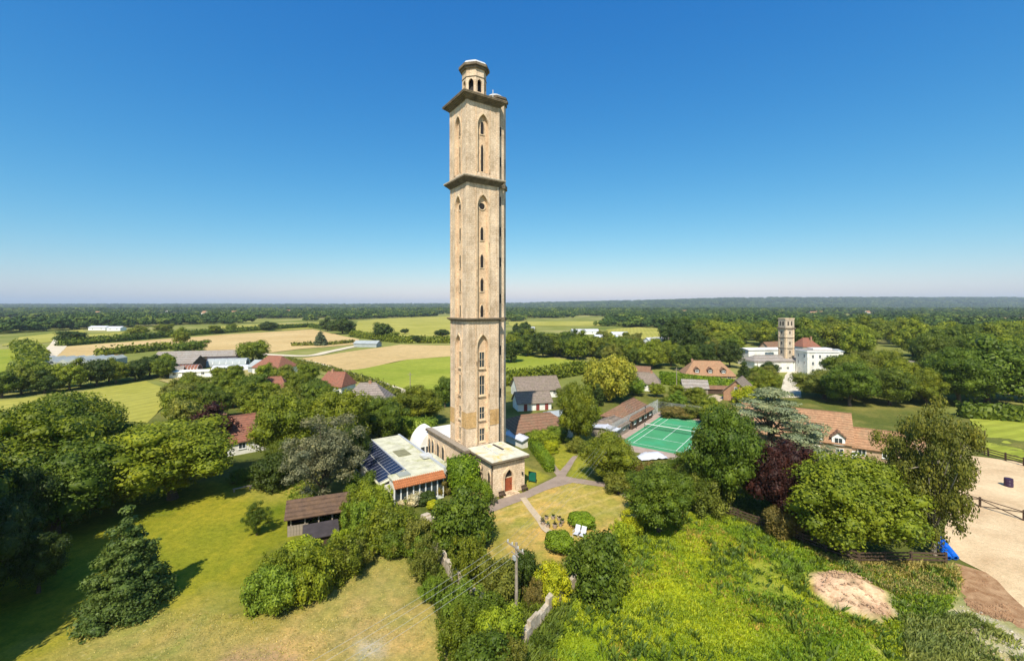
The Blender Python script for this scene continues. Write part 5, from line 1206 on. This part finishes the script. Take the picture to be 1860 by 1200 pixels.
# right of the garden
T('broad2', 1106, 874, 100, 783, 'oak', 'round green tree between the drive and the tennis court')
T('shrub1', 1125, 890, 60, 855, 'olive', 'low olive bush on the right edge of the drive')
T('broad1', 1196, 968, 118, 845, 'deep', 'dark round tree at the corner where lawn meets weeds')
T('shrub3', 1165, 880, 50, 838, 'rust', 'reddish bush beside the white cover')
T('broad0', 1322, 932, 140, 738, (.09,.15,.014), 'tall dark green tree in front of the tennis court')
T('loose0', 1245, 905, 80, 812, 'deep', 'leafy tree at the near right corner of the court')
T('broad2', 1268, 930, 80, 842, 'deep', 'lower rounded green tree at the left foot of the tall dark green one')
T('wild2', 1285, 935, 80, 860, 'olive', 'light lower boughs bush under the tall dark green tree')
T('broad3', 1424, 955, 118, 795, 'copper', 'dark copper beech between the two big green trees')
T('shrub0', 1420, 975, 60, 920, 'rust', 'reddish undergrowth bush below the copper beech')
T('broad1', 1545, 1008, 195, 825, (.17,.22,.014), 'broad bright green tree behind the dark rail fence', jit=0)
T('loose2', 1696, 1006, 130, 728, 'olive', 'tall open tree with pale trunk by the sand arena')
T('loose1', 1645, 985, 105, 775, 'olive', 'thin olive tree left of the tall pale-trunked tree')
T('cedar', 1400, 850, 150, 700, 'cedar', 'blue-green cedar with flat tiers beside the dormer house')
T('cedar', 1455, 850, 90, 768, 'cedar', 'lower cedar in front of the dormer house')
T('wild0', 1357, 735, 55, 700, 'yellow', 'yellow bush right of the orange brick house')
T('mid2', 1300, 775, 60, 735, 'oak', 'small tree at the far right corner of the tennis court')
for i, (a, b_, w, t, c) in enumerate([(1225,757,50,738,'rust'),(1262,758,55,736,'olive'),(1215,742,40,720,'oak'),(1290,750,40,722,'bright')]): T('shrub%d' % (i % 4), a, b_, w, t, c, ['rusty','olive','mid-green','bright green'][i]+' bush in the rough row behind the far end of the court', group='bushes behind the court')
# around the bungalow right of the tower
T('broad3', 1048, 812, 76, 690, 'oak', 'tall green tree right of the brown-roofed bungalow')
T('broad1', 1030, 740, 42, 700, 'olive', 'olive tree behind the tall green one near the bungalow')
T('broad0', 1068, 765, 50, 735, 'bright', 'small bright tree left of the pavilion')
T('column', 1088, 738, 20, 696, 'dark', 'narrow dark cypress in front of the yellow willow')
T('willow', 1108, 728, 84, 650, 'willow', 'large yellow-green willow beyond the pavilion')
for i, (a, b_, w, t, c) in enumerate([(985,812,50,780,'bright'),(965,808,30,785,'oak'),(1010,800,50,775,'mint'),(1050,820,40,795,'olive'),(1000,822,30,800,'yellow')]): T('shrub%d' % (i % 4), a, b_, w, t, c, ['bright green','mid-green','fresh green','olive','yellow'][i]+' garden shrub behind the clipped hedge right of the porch', group='shrubs behind the porch hedge')
# clipped hedges
def hedge(name, label, pts, w, h, col, dens=26, size=.14, cat='hedge', seed=0, ragged=.08):
    rng = np.random.default_rng(500+seed); p0 = np.array(pts[0][:2]); Vs = []; cores = MB()
    for a, b_ in zip(pts[:-1], pts[1:]):
        a = np.array(a[:2])-p0; b_ = np.array(b_[:2])-p0; L = np.linalg.norm(b_-a); d = (b_-a)/L; n = np.array([-d[1], d[0]])
        N = int(L*(w+2*h)*dens) + int(w*h*2*dens)
        s = rng.random(N)*L; u = rng.random(N)*(w+2*h)
        lat = np.where(u < h, -w/2, np.where(u > h+w, w/2, u-h-w/2)); zz = np.where(u < h, u, np.where(u > h+w, 2*h+w-u, h))
        nn = np.where((u < h)[:,None], np.array([*(-n), .3]), np.where((u > h+w)[:,None], np.array([*n, .3]), np.array([0,0,1.])))
        k = int(w*h*2*dens)
        if k:
            s[:k] = np.where(rng.random(k) < .5, 0, L); lat[:k] = (rng.random(k)-.5)*w; zz[:k] = rng.random(k)*h; nn[:k] = np.where((s[:k] == 0)[:,None], np.array([*(-d), .3]), np.array([*d, .3]))
        pos = np.stack([a[0]+d[0]*s+n[0]*lat, a[1]+d[1]*s+n[1]*lat, zz], 1) + rng.normal(size=(N,3))*ragged
        nrm = unit(nn + rng.normal(size=(N,3))*.5); t = unit(np.cross(nrm, rng.normal(size=(N,3)))); bt = np.cross(nrm, t); sz = (size*(.6+.8*rng.random(N)))[:,None]
        Vs.append(np.stack([pos-t*sz, pos+bt*sz*.6, pos+t*sz, pos-bt*sz*.6], 1).reshape(-1,3))
        i_ = .08; q0, q1 = a+d*i_, b_-d*i_; hw2 = w/2-i_
        cores.add([(*(q0-n*hw2),-.2),(*(q1-n*hw2),-.2),(*(q1+n*hw2),-.2),(*(q0+n*hw2),-.2),(*(q0-n*hw2),h-i_),(*(q1-n*hw2),h-i_),(*(q1+n*hw2),h-i_),(*(q0+n*hw2),h-i_)], [(0,3,2,1),(4,5,6,7),(0,1,5,4),(1,2,6,5),(2,3,7,6),(3,0,4,7)])
    V = np.concatenate(Vs+[np.array(cores.v)]); nq = (len(V)-len(cores.v))//4
    me = mesh_np(name, V, np.concatenate([np.arange(nq*4).reshape(-1,4), np.array(cores.f)+nq*4]), [M['leaf']])
    o = inst(name, me, None, (p0[0], p0[1], 0)); o.color = (*COLS[col], 1); return tag(o, label, cat)
hedge('clipped_hedge', 'tall clipped box of ivy-green hedge against the porch side', [L2(-4.3,-3.6), L2(-.9,-3.6)], 3.6, 4.9, 'hedge', 34, .15, seed=1, ragged=.16)
hedge('clipped_hedge', 'dark green clipped hedge right of the porch along the side path', W([(966,812),(1000,857)]), 1.5, 2.0, 'hedge', 40, .12, seed=2)
hedge('clipped_hedge', 'long high clipped hedge in front of the dormer bungalow', W([(1200,695),(1262,704),(1330,712),(1368,718)]), 2.2, 4.0, 'hedge', 12, .28, seed=3)
hedge('clipped_hedge', 'trimmed hedge behind the solar-roofed annex', W([(722,786),(790,790)]), 3.0, 3.2, 'mint', 20, .2, seed=4, ragged=.15)
hedge('field_hedge', 'hedge along the far side of the farm track', W([(520,656),(560,665),(610,678),(680,700),(724,722)]), 2, 1.8, 'olive', 8, .4, seed=5, ragged=.35)
hedge('field_hedge', 'hedge along the near side of the pasture right of the tower', W([(905,700),(985,690),(1065,676)]), 3, 4, 'oak', 7, .5, seed=6, ragged=.6)
hedge('field_hedge', 'hedge between the ripe field and the far pasture', W([(640,610),(680,616),(728,622),(850,622)]), 5, 3.5, 'oak', 3, .8, seed=7, ragged=.8)
hedge('field_hedge', 'hedge along the back of the left ripe field', W([(110,628),(290,613),(400,605),(560,594),(640,604)]), 5, 3.5, 'deep', 2.5, .9, seed=8, ragged=.9)
hedge('field_hedge', 'hedge along the near edge of the left ripe field', W([(180,646),(240,640),(300,634),(335,634)]), 4, 3, 'oak', 3, .8, seed=9, ragged=.8)
hedge('field_hedge', 'straggling hedge across the left ripe field below the lone conifer', W([(530,628),(600,626),(640,622)]), 3, 1.6, 'olive', 3, .7, seed=10, ragged=.5)
hedge('field_hedge', 'wide unkempt hedge beside the sandy lane far left', W([(38,632),(62,652),(50,690)]), 7, 4, 'oak', 3, .8, seed=11, ragged=.9)
hedge('field_hedge', 'hedge under the right woods beyond the small green paddock', W([(1745,756),(1860,764),(2000,772)]), 3, 3, 'deep', 6, .5, seed=12, ragged=.4)

# single trees in the fields
for a in [('conifer1',582,627,26,597,'spruce','lone grey-green conifer in the left ripe field'),
 ('mid0',622,606,44,577,'dark','dark spreading oak between ripe field and far pasture'),('mid1',595,601,26,579,'dark','darker tree left of the spreading oak at the field corner'),
 ('mid2',695,617,34,584,'dark','dark rounded oak at the edge of the far pasture'),('mid3',716,620,20,602,'oak','small tree right beside the dark rounded oak'),('mid4',760,622,26,607,'dark','low dark bush-like tree on the pasture hedge'),
 ('mid0',803,612,30,597,'dark','low wide tree on the hedge close to the tower shaft'),('mid2',459,655,56,617,'oak','spreading green tree behind the farm tunnels'),
 ('mid1',330,625,30,596,'oak','green tree at the right end of the left ripe field'),('mid4',352,645,50,615,'deep','low spreading tree behind the long farm barn'),('mid3',128,625,44,600,'dark','dark tree at the end of the sandy lane'),
 ('mid0',488,600,28,583,'dark','dark tree on the skyline hedge near the farm'),('mid2',420,602,18,587,'oak','small tree on the skyline hedge over the farm'),('mid1',250,612,34,592,'oak','tree on the hedge over the left ripe field'),
 ('mid3',390,606,20,590,'oak','small round tree on the hedge left of the skyline dark tree'),('mid4',300,605,30,586,'oak','bright tree on the far hedge over the left fields'),('mid0',735,606,14,596,'dark','tiny dark bush in the far pasture')]:
    T(a[0], a[1], a[2], a[3], a[4], a[5], a[6])

# belts of woodland trees, each tree its own object
ORD = ['leftmost ','second ','third ','fourth ','fifth ','sixth ','seventh ','eighth ','ninth ','tenth ','eleventh ','twelfth ','thirteenth ','fourteenth ','fifteenth ','sixteenth ','seventeenth ','eighteenth ','nineteenth ','twentieth ']
CN = {'oak':'mid-green','bright':'bright green','dark':'very dark','deep':'deep green','olive':'olive','willow':'yellow-green','mint':'fresh green'}
def belt(poly, n, hmin, hmax, cols, place_, group, seed, mind=None, keys=('mid0','mid1','mid2','mid3','mid4'), avoid=(), wr=(.8,1.15)):
    rnd = random.Random(seed); w = W(poly); w = [Vector(p) for p in w]; x0, x1 = min(p.x for p in w), max(p.x for p in w); y0, y1 = min(p.y for p in w), max(p.y for p in w)
    got = []; tries = 0; md = mind or hmax*.55
    while len(got) < n and tries < 6000:
        tries += 1; x, y = rnd.uniform(x0, x1), rnd.uniform(y0, y1)
        if not pip(np.array([[x, y]]), w)[0]: continue
        if any((x-a)**2+(y-b_)**2 < md*md for a, b_ in got) or any((x-a)**2+(y-b_)**2 < r_*r_ for a, b_, r_ in avoid): continue
        got.append((x, y))
    rows = sorted(got, key=lambda p: p[0]/p[1]); dep = sorted(p[1] for p in got); N_ = len(got)
    cnt = {}
    for x, y in rows:
        h = rnd.uniform(hmin, hmax); cn = rnd.choice(cols); key = (cn, 'front' if y < dep[N_//2] else 'back'); cnt[key] = cnt.get(key, 0)+1
        lab = f"{ORD[cnt[key]-1]}{CN[cn]} tree from left, {key[1]} half, {place_}"
        place(rnd.choice(keys), x, y, h*rnd.uniform(*wr), h, cn, 'broadleaf_tree', lab, 'tree', group, z=-.05, jit=.12)
    return got
OK_, DK = ['oak','oak','deep','bright','olive'], ['dark','deep','oak']
belt([(-60,726),(0,722),(130,709),(255,690),(320,688),(300,678),(240,686),(150,699),(0,712),(-60,715)], 34, 6.5, 9, ['oak','deep','oak','dark'], 'dark belt behind the left pasture', 'trees of the belt behind the left pasture', 1, 5)
belt([(290,735),(340,705),(440,690),(560,690),(585,715),(640,745),(700,760),(815,775),(815,790),(650,790),(560,790),(470,780),(330,790)], 40, 5.5, 8, OK_, 'copse round the red-roofed houses', 'trees of the copse round the red-roofed houses', 2, 6,
     avoid=[(*G(452,812)[:2],10),(*G(460,830)[:2],7),(*G(668,741)[:2],12),(*G(612,709)[:2],9),(*G(497,716)[:2],6),(*G(612,722)[:2],5),(*G(668,752)[:2],9)])
belt([(925,660),(955,648),(1078,655),(1078,640),(940,632),(925,640)], 18, 10, 13, DK, 'dark clump right of the tower', 'trees of the dark clump beyond the pasture', 3, 8)
belt([(925,630),(935,600),(960,600),(950,630)], 6, 9, 12, DK, 'trees touching the tower shaft', 'trees right beside the tower shaft', 4, 8)
belt([(1085,668),(1150,665),(1230,675),(1300,672),(1335,668),(1345,640),(1290,630),(1230,640),(1180,648),(1090,640)], 42, 8, 12, ['oak','deep','bright','olive','dark'], 'wood behind the dormer bungalow', 'trees of the wood behind the dormer bungalow', 5, 8)
belt([(1080,635),(1160,636),(1160,618),(1080,612)], 12, 5, 8, ['willow','olive','oak'], 'bushes among the white sheds', 'light trees among the white sheds', 6, 8)
belt([(1215,640),(1225,612),(1280,608),(1420,614),(1440,622),(1400,630),(1290,636)], 28, 13, 18, ['oak','deep','dark','bright'], 'tall wood left of the manor', 'tall trees left of the manor', 7, 11)
belt([(1445,650),(1445,620),(1520,612),(1640,616),(1700,626),(1640,660),(1530,655)], 30, 15, 20, ['oak','bright','oak','deep'], 'tall wood behind the manor', 'tall trees behind the manor', 8, 12)
belt([(1545,700),(1640,698),(1720,705),(1700,735),(1600,742),(1540,738)], 15, 9, 13, ['oak','olive','deep','bright'], 'park by the dormer house', 'trees of the park by the dormer house', 9, 9, keys=('broad0','broad1','broad2','broad3'), avoid=[(56.5,84.5,12),(68.4,78,8),(*G(1662,712)[:2],9)])
belt([(1690,700),(1700,640),(1880,640),(2050,680),(2050,760),(1740,752)], 44, 13, 18, ['oak','deep','bright','deep'], 'dense right-hand woods', 'big trees of the right-hand woods', 10, 11, keys=('broad0','broad1','broad2','mid0','mid1'))
belt([(1370,700),(1395,686),(1402,700),(1400,720),(1375,720)], 5, 5, 7.5, ['olive','oak','dark'], 'trees by the manor drive', 'trees by the manor drive', 11, 5, keys=('broad0','broad1'))
belt([(1090,700),(1150,712),(1240,728),(1300,745),(1230,745),(1200,722),(1100,716)], 12, 4, 6, ['mint','oak','bright'], 'gardens behind the pavilion', 'small trees behind the pavilion', 12, 5)
belt([(1700,628),(1880,618),(2000,640),(1880,640),(1700,645)], 14, 14, 18, ['oak','bright'], 'far edge of the right-hand woods', 'tall trees at the back of the right woods', 13, 14)
T('mid1', 1250, 655, 60, 590, 'dark', 'very dark tall tree just right of the white gable-ended building')
T('broad2', 1555, 715, 95, 655, 'oak', 'rounded green tree right of the brown-green spreading one below the manor')
T('mid2', 1530, 690, 60, 640, 'deep', 'deep green tree at the right corner of the white manor')
T('broad1', 1497, 724, 100, 672, 'olive', 'brown-green spreading tree below the white manor')
T('conifer1', 1352, 700, 30, 648, 'dark', 'dark conifer left of the manor drive')

# ------------------------------------------------------------------ far woods and hills (nobody could count them)
def gn_scatter(name, pts, scales, seeds, cols, zoff=0):
    me = bpy.data.meshes.new(name); me.vertices.add(len(pts)); me.vertices.foreach_set('co', np.asarray(pts, np.float32).ravel())
    a = me.attributes.new('sc', 'FLOAT_VECTOR', 'POINT'); a.data.foreach_set('vector', np.asarray(scales, np.float32).ravel())
    a = me.attributes.new('rz', 'FLOAT', 'POINT'); a.data.foreach_set('value', np.asarray(seeds, np.float32))
    a = me.attributes.new('pick', 'INT', 'POINT'); a.data.foreach_set('value', (np.arange(len(pts)) % len(cols)).astype(np.int32))
    o = bpy.data.objects.new(name, me); link(o); o['kind'] = 'stuff'
    ng = bpy.data.node_groups.new(name, 'GeometryNodeTree'); ng.interface.new_socket('Geometry', in_out='INPUT', socket_type='NodeSocketGeometry'); ng.interface.new_socket('Geometry', in_out='OUTPUT', socket_type='NodeSocketGeometry')
    N = ng.nodes; Lk = ng.links; gi = N.new('NodeGroupInput'); go = N.new('NodeGroupOutput')
    def attr(nm, ty): n = N.new('GeometryNodeInputNamedAttribute'); n.data_type = ty; n.inputs['Name'].default_value = nm; return n.outputs[0]
    join = N.new('GeometryNodeJoinGeometry')
    for i, src in enumerate(cols):
        oi = N.new('GeometryNodeObjectInfo'); oi.inputs['Object'].default_value = src; oi.inputs['As Instance'].default_value = True
        ip = N.new('GeometryNodeInstanceOnPoints'); Lk.new(gi.outputs[0], ip.inputs['Points']); Lk.new(oi.outputs['Geometry'], ip.inputs['Instance'])
        cmp_ = N.new('FunctionNodeCompare'); cmp_.data_type = 'INT'; cmp_.operation = 'EQUAL'
        s_ = [x for x in cmp_.inputs if x.type == 'INT']; Lk.new(attr('pick', 'INT'), s_[0]); s_[1].default_value = i
        Lk.new(cmp_.outputs[0], ip.inputs['Selection'])
        cx_ = N.new('ShaderNodeCombineXYZ'); Lk.new(attr('rz', 'FLOAT'), cx_.inputs[2]); Lk.new(cx_.outputs[0], ip.inputs['Rotation']); Lk.new(attr('sc', 'FLOAT_VECTOR'), ip.inputs['Scale'])
        Lk.new(ip.outputs[0], join.inputs[0])
    Lk.new(join.outputs[0], go.inputs[0])
    md = o.modifiers.new('scatter', 'NODES'); md.node_group = ng
    return o
FP = [W(pl) for _, pl, _, _ in FIELDS]
def far_points(n, ymin, ymax, front, rng, clump=True):
    """points uniform over the wedge of country between ymin and ymax metres, behind the front line (photo px, py)"""
    Y = np.sqrt(rng.random(n)*(ymax**2-ymin**2)+ymin**2); X = (rng.random(n)*2-1)*1.42*Y
    px = CX+FPX*X/Y; py = HOR+CAMH*FPX/Y
    f = np.interp(px, [p[0] for p in front], [p[1] for p in front]); keep = py < f
    P2 = np.stack([X, Y], 1)
    for w in FP:
        if max(p[1] for p in w) > ymin: keep &= ~pip(P2, w)
    g = fbm(P2, 260, 3, 77); keep &= (g > .40)
    # fields between woods: long clearings
    return P2[keep]
rng = np.random.default_rng(9)
FRONT = [(-200,612),(0,606),(100,600),(200,596),(330,590),(420,588),(560,583),(650,580),(820,573),(925,583),(1080,592),(1130,594),(1220,596),(1300,604),(1420,608),(1640,612),(1700,600),(2060,612)]
Pa = far_points(26000, 340, 1500, FRONT, rng)
Pb = far_points(34000, 1500, 4200, FRONT, rng)
Pc = far_points(30000, 3600, 6200, FRONT, rng)
Pf = np.concatenate([Pa, Pb, Pc]); hgt = 6+10*rng.random(len(Pf))**1.4; hgt[len(Pa):] *= 1.5; hgt[len(Pa)+len(Pb):] *= 1.5
HILLS_Y0 = 3300.0
def hill_h(X, Y):
    a = X/np.maximum(Y, 1); r = np.clip((a+.05)/.55, 0, 1)
    t = np.clip((Y-HILLS_Y0)/2600, 0, 1); t = t*t*(3-2*t)
    return t*(24 + 92*r + 20*(fbm(np.stack([X, Y], 1), 1900, 3, 5)-.5) + (1-r)*8)
zf = hill_h(Pf[:,0], Pf[:,1])-.2
wsc = hgt/10*rng.uniform(.9, 1.4, len(Pf))
fp = [inst(f'far_tree', PROTO[f'far{i}'][0], None, (-300-40*i, -120, -.3)) for i in range(3)]
for i, o in enumerate(fp):
    tag(o, ['low far-wood tree standing behind the viewpoint, first','low far-wood tree standing behind the viewpoint, middle','low far-wood tree standing behind the viewpoint, last'][i], 'tree', 'trees behind the viewpoint')
gn_scatter('far_wood', np.stack([Pf[:,0], Pf[:,1], zf], 1), np.stack([wsc, wsc, hgt/10], 1), rng.random(len(Pf))*6.28, fp)
# hills with a canopy surface
nX, nY = 420, 90; ax = np.linspace(-1.5, 1.5, nX); Yr = np.geomspace(HILLS_Y0, 8600, nY)
AX, YR = np.meshgrid(ax, Yr); HX = AX*YR; HP = np.stack([HX.ravel(), YR.ravel()], 1)
hzv = hill_h(HP[:,0], HP[:,1])+ (fbm(HP, 60, 3, 6)-.35)*26*np.clip((HP[:,1]-HILLS_Y0)/300, 0, 1) - .2
ix = np.arange(nX*nY).reshape(nY, nX)
me = mesh_np('hills', np.stack([HP[:,0], HP[:,1], hzv], 1), np.stack([ix[:-1,:-1], ix[:-1,1:], ix[1:,1:], ix[1:,:-1]], -1).reshape(-1,4), [plain('wooded_hill', (.055,.085,.03), 1, var=.6, scale=.01, bstr=0, spec=0)])
o = bpy.data.objects.new('hills', me); link(o); o['kind'] = 'structure'
# houses glimpsed in the far woods
rh = random.Random(4)
HP_ = sorted([(rh.uniform(562, 577), rh.uniform(20, 1840)) for _ in range(14)], reverse=True)
for i in range(14):
    b_, a = HP_[i]
    if 800 < a < 930: a += 150
    H('far_house', ORD[i].replace('leftmost','first')+'pale house counted nearest first among the far woods', a, b_, rh.uniform(-30, 30), 16, 10, 9, 5, wall='white', roof='orangeroof', wins=3, group='houses among the far woods')

# ------------------------------------------------------------------ weeds and tufts
BARE = [mnd, W([(1350,1010),(1420,1030),(1430,1090),(1370,1070)])]
def tufts(name, poly, n, hmin, hmax, col, seed, blades=5, wid=.10, patch=None):
    rng = np.random.default_rng(seed); w = W(poly); a = np.array(w); x0, y0 = a.min(0); x1, y1 = a.max(0)
    pts = np.stack([rng.uniform(x0, x1, n*3), rng.uniform(y0, y1, n*3)], 1); pts = pts[pip(pts, w)]
    pts = pts[(sdist(pts, BARE[0]) < -.3) & ((sdist(pts, BARE[1]) < 0) | (rng.random(len(pts)) < .25))]
    if patch: q_ = fbm(pts, 7, 4, patch[0]); pts = pts[(q_ > patch[1]) & (q_ < patch[2])]
    den = fbm(pts, 4, 3, seed); pts = pts[den+rng.random(len(pts))*.4 > .55][:n]; n = len(pts)
    base = np.repeat(pts, blades, 0); N = len(base); th = rng.random(N)*6.283; ln = rng.uniform(.2, 1.1, N); h = np.repeat(rng.uniform(hmin, hmax, n)*(.5+fbm(pts, 5, 3, seed+1)), blades)*rng.uniform(.6, 1, N)
    ii = np.clip(((base[:,0]-NX0)/NS).astype(int), 0, nx-1); jj = np.clip(((base[:,1]-NY0)/NS).astype(int), 0, ny-1); z = Zg[jj, ii]-.03
    d = np.stack([np.cos(th), np.sin(th)], 1); s = np.stack([-d[:,1], d[:,0]], 1)*(wid*rng.uniform(.6,1.4,N))[:,None]
    b0 = base+rng.normal(size=(N,2))*.12
    V = np.stack([np.c_[b0-s*.5, z], np.c_[b0+s*.5, z], np.c_[b0+d*(ln*h*.5)[:,None]+s*.8, z+h*.7], np.c_[b0+d*(ln*h)[:,None]-s*.1, z+h]], 1).reshape(-1,3)
    me = mesh_np(name, V, np.arange(N*4).reshape(-1,4), [M['leaf']]); o = inst(name, me); o.color = (*COLS.get(col, col), 1) if isinstance(col, str) else (*col, 1); o['kind'] = 'stuff'; return o
tufts('weeds', SCRUB, 26000, .08, .30, (.22,.31,.014), 1, 5, .055)
tufts('weeds', SCRUB, 14000, .10, .32, (.31,.38,.015), 2, 5, .06, (31, .54, 1))
tufts('weeds', SCRUB, 9000, .12, .36, (.15,.26,.015), 3, 5, .07, (31, 0, .46))
tufts('weeds', SCRUB, 5000, .12, .34, (.36,.28,.05), 4, 5, .05, (32, .55, 1))
tufts('weeds', SCRUB, 1300, .4, .75, (.10,.16,.02), 5, 9, .08, (33, .45, 1))
def clods(name, poly, n, s0, s1, col, seed):
    rng = np.random.default_rng(seed); w = W(poly) if isinstance(poly[0][0], int) else poly; a = np.array(w); x0, y0 = a.min(0); x1, y1 = a.max(0)
    pts = np.stack([rng.uniform(x0, x1, n*3), rng.uniform(y0, y1, n*3)], 1); pts = pts[sdist(pts, w) > .2]; pts = pts[fbm(pts, 2.2, 3, seed) > .42][:n]; n = len(pts)
    sz = rng.uniform(s0, s1, n)*(rng.random(n)**2+.4); ii = ((pts[:,0]-NX0)/NS).astype(int).clip(0, nx-1); jj = ((pts[:,1]-NY0)/NS).astype(int).clip(0, ny-1)
    c_ = np.stack([pts[:,0], pts[:,1], np.maximum(Zg[jj, ii], .0)+sz*.2], 1)
    V = (c_[:,None,:] + OCT[None]*(sz[:,None]*(1+.3*rng.normal(size=(n,6))))[:,:,None]*np.array([1,1,.6])).reshape(-1,3)
    Fc = (OCF[None]+np.arange(n)[:,None,None]*6).reshape(-1,3)
    o = inst(name, mesh_np(name, V, Fc, [plain(name+'_colour', col, .95, var=.4, scale=1.5)])); o['kind'] = 'stuff'; return o
OCT = np.array([(1,0,0),(0,1,0),(-1,0,0),(0,-1,0),(0,0,1),(0,0,-1)], float); OCF = np.array([(0,1,4),(1,2,4),(2,3,4),(3,0,4),(1,0,5),(2,1,5),(3,2,5),(0,3,5)])
clods('earth_clods', mnd, 2600, .03, .11, (.46,.30,.18), 51)
clods('mulch_clods', [(1738,1024),(1790,1038),(1850,1095),(1905,1150),(1850,1140),(1760,1110),(1735,1070)], 3500, .03, .10, (.33,.19,.10), 52)
clods('chalk_stones', [(1600,1095),(1680,1088),(1780,1104),(1900,1160),(1960,1240),(1800,1230),(1700,1170)], 1500, .03, .10, (.48,.42,.32), 53)
tufts('tall_grass', [(455,1120),(660,1040),(660,985),(520,985),(450,1060)], 1500, .2, .5, (.22,.26,.03), 4)
tufts('tall_grass', [(740,1000),(800,1120),(830,1240),(980,1240),(1045,1070),(900,1080),(800,1000)], 4500, .3, .9, (.12,.17,.02), 5, 5, .09)
tufts('dry_grass', [(1480,1010),(1740,1030),(1745,1080),(1640,1090),(1540,1040)], 2500, .2, .6, (.34,.30,.10), 6, 5, .07)
tufts('dry_grass', DRY, 6000, .04, .12, (.44,.38,.14), 7, 4, .05)
tufts('tall_grass', [(1640,1120),(1760,1120),(1900,1190),(1900,1260),(1650,1260)], 2600, .2, .7, (.20,.24,.06), 8, 5, .07)
tufts('undergrowth', [(400,870),(560,875),(660,985),(560,960),(520,900)], 1500, .2, .6, (.18,.25,.02), 9, 5, .08)
tufts('undergrowth', [(1150,950),(1290,920),(1420,965),(1560,1015),(1560,960),(1400,900),(1200,880)], 5000, .3, .8, (.09,.13,.02), 10, 5, .10)

# ------------------------------------------------------------------ air
hz_ = MB().box(-8950, 8950, -150, 8950, -1.3, 150); me = hz_.mesh('haze', None)
m = bpy.data.materials.new('haze_air'); m.use_nodes = True; nt = m.node_tree; nt.nodes.clear(); out = nt.nodes.new('ShaderNodeOutputMaterial'); pvn = nt.nodes.new('ShaderNodeVolumePrincipled')
pvn.inputs['Color'].default_value = (.72,.84,1,1); pvn.inputs['Density'].default_value = .00008; pvn.inputs['Anisotropy'].default_value = .0
nt.links.new(pvn.outputs[0], out.inputs['Volume']); me.materials.append(m)
o = bpy.data.objects.new('haze', me); link(o); o['kind'] = 'stuff'
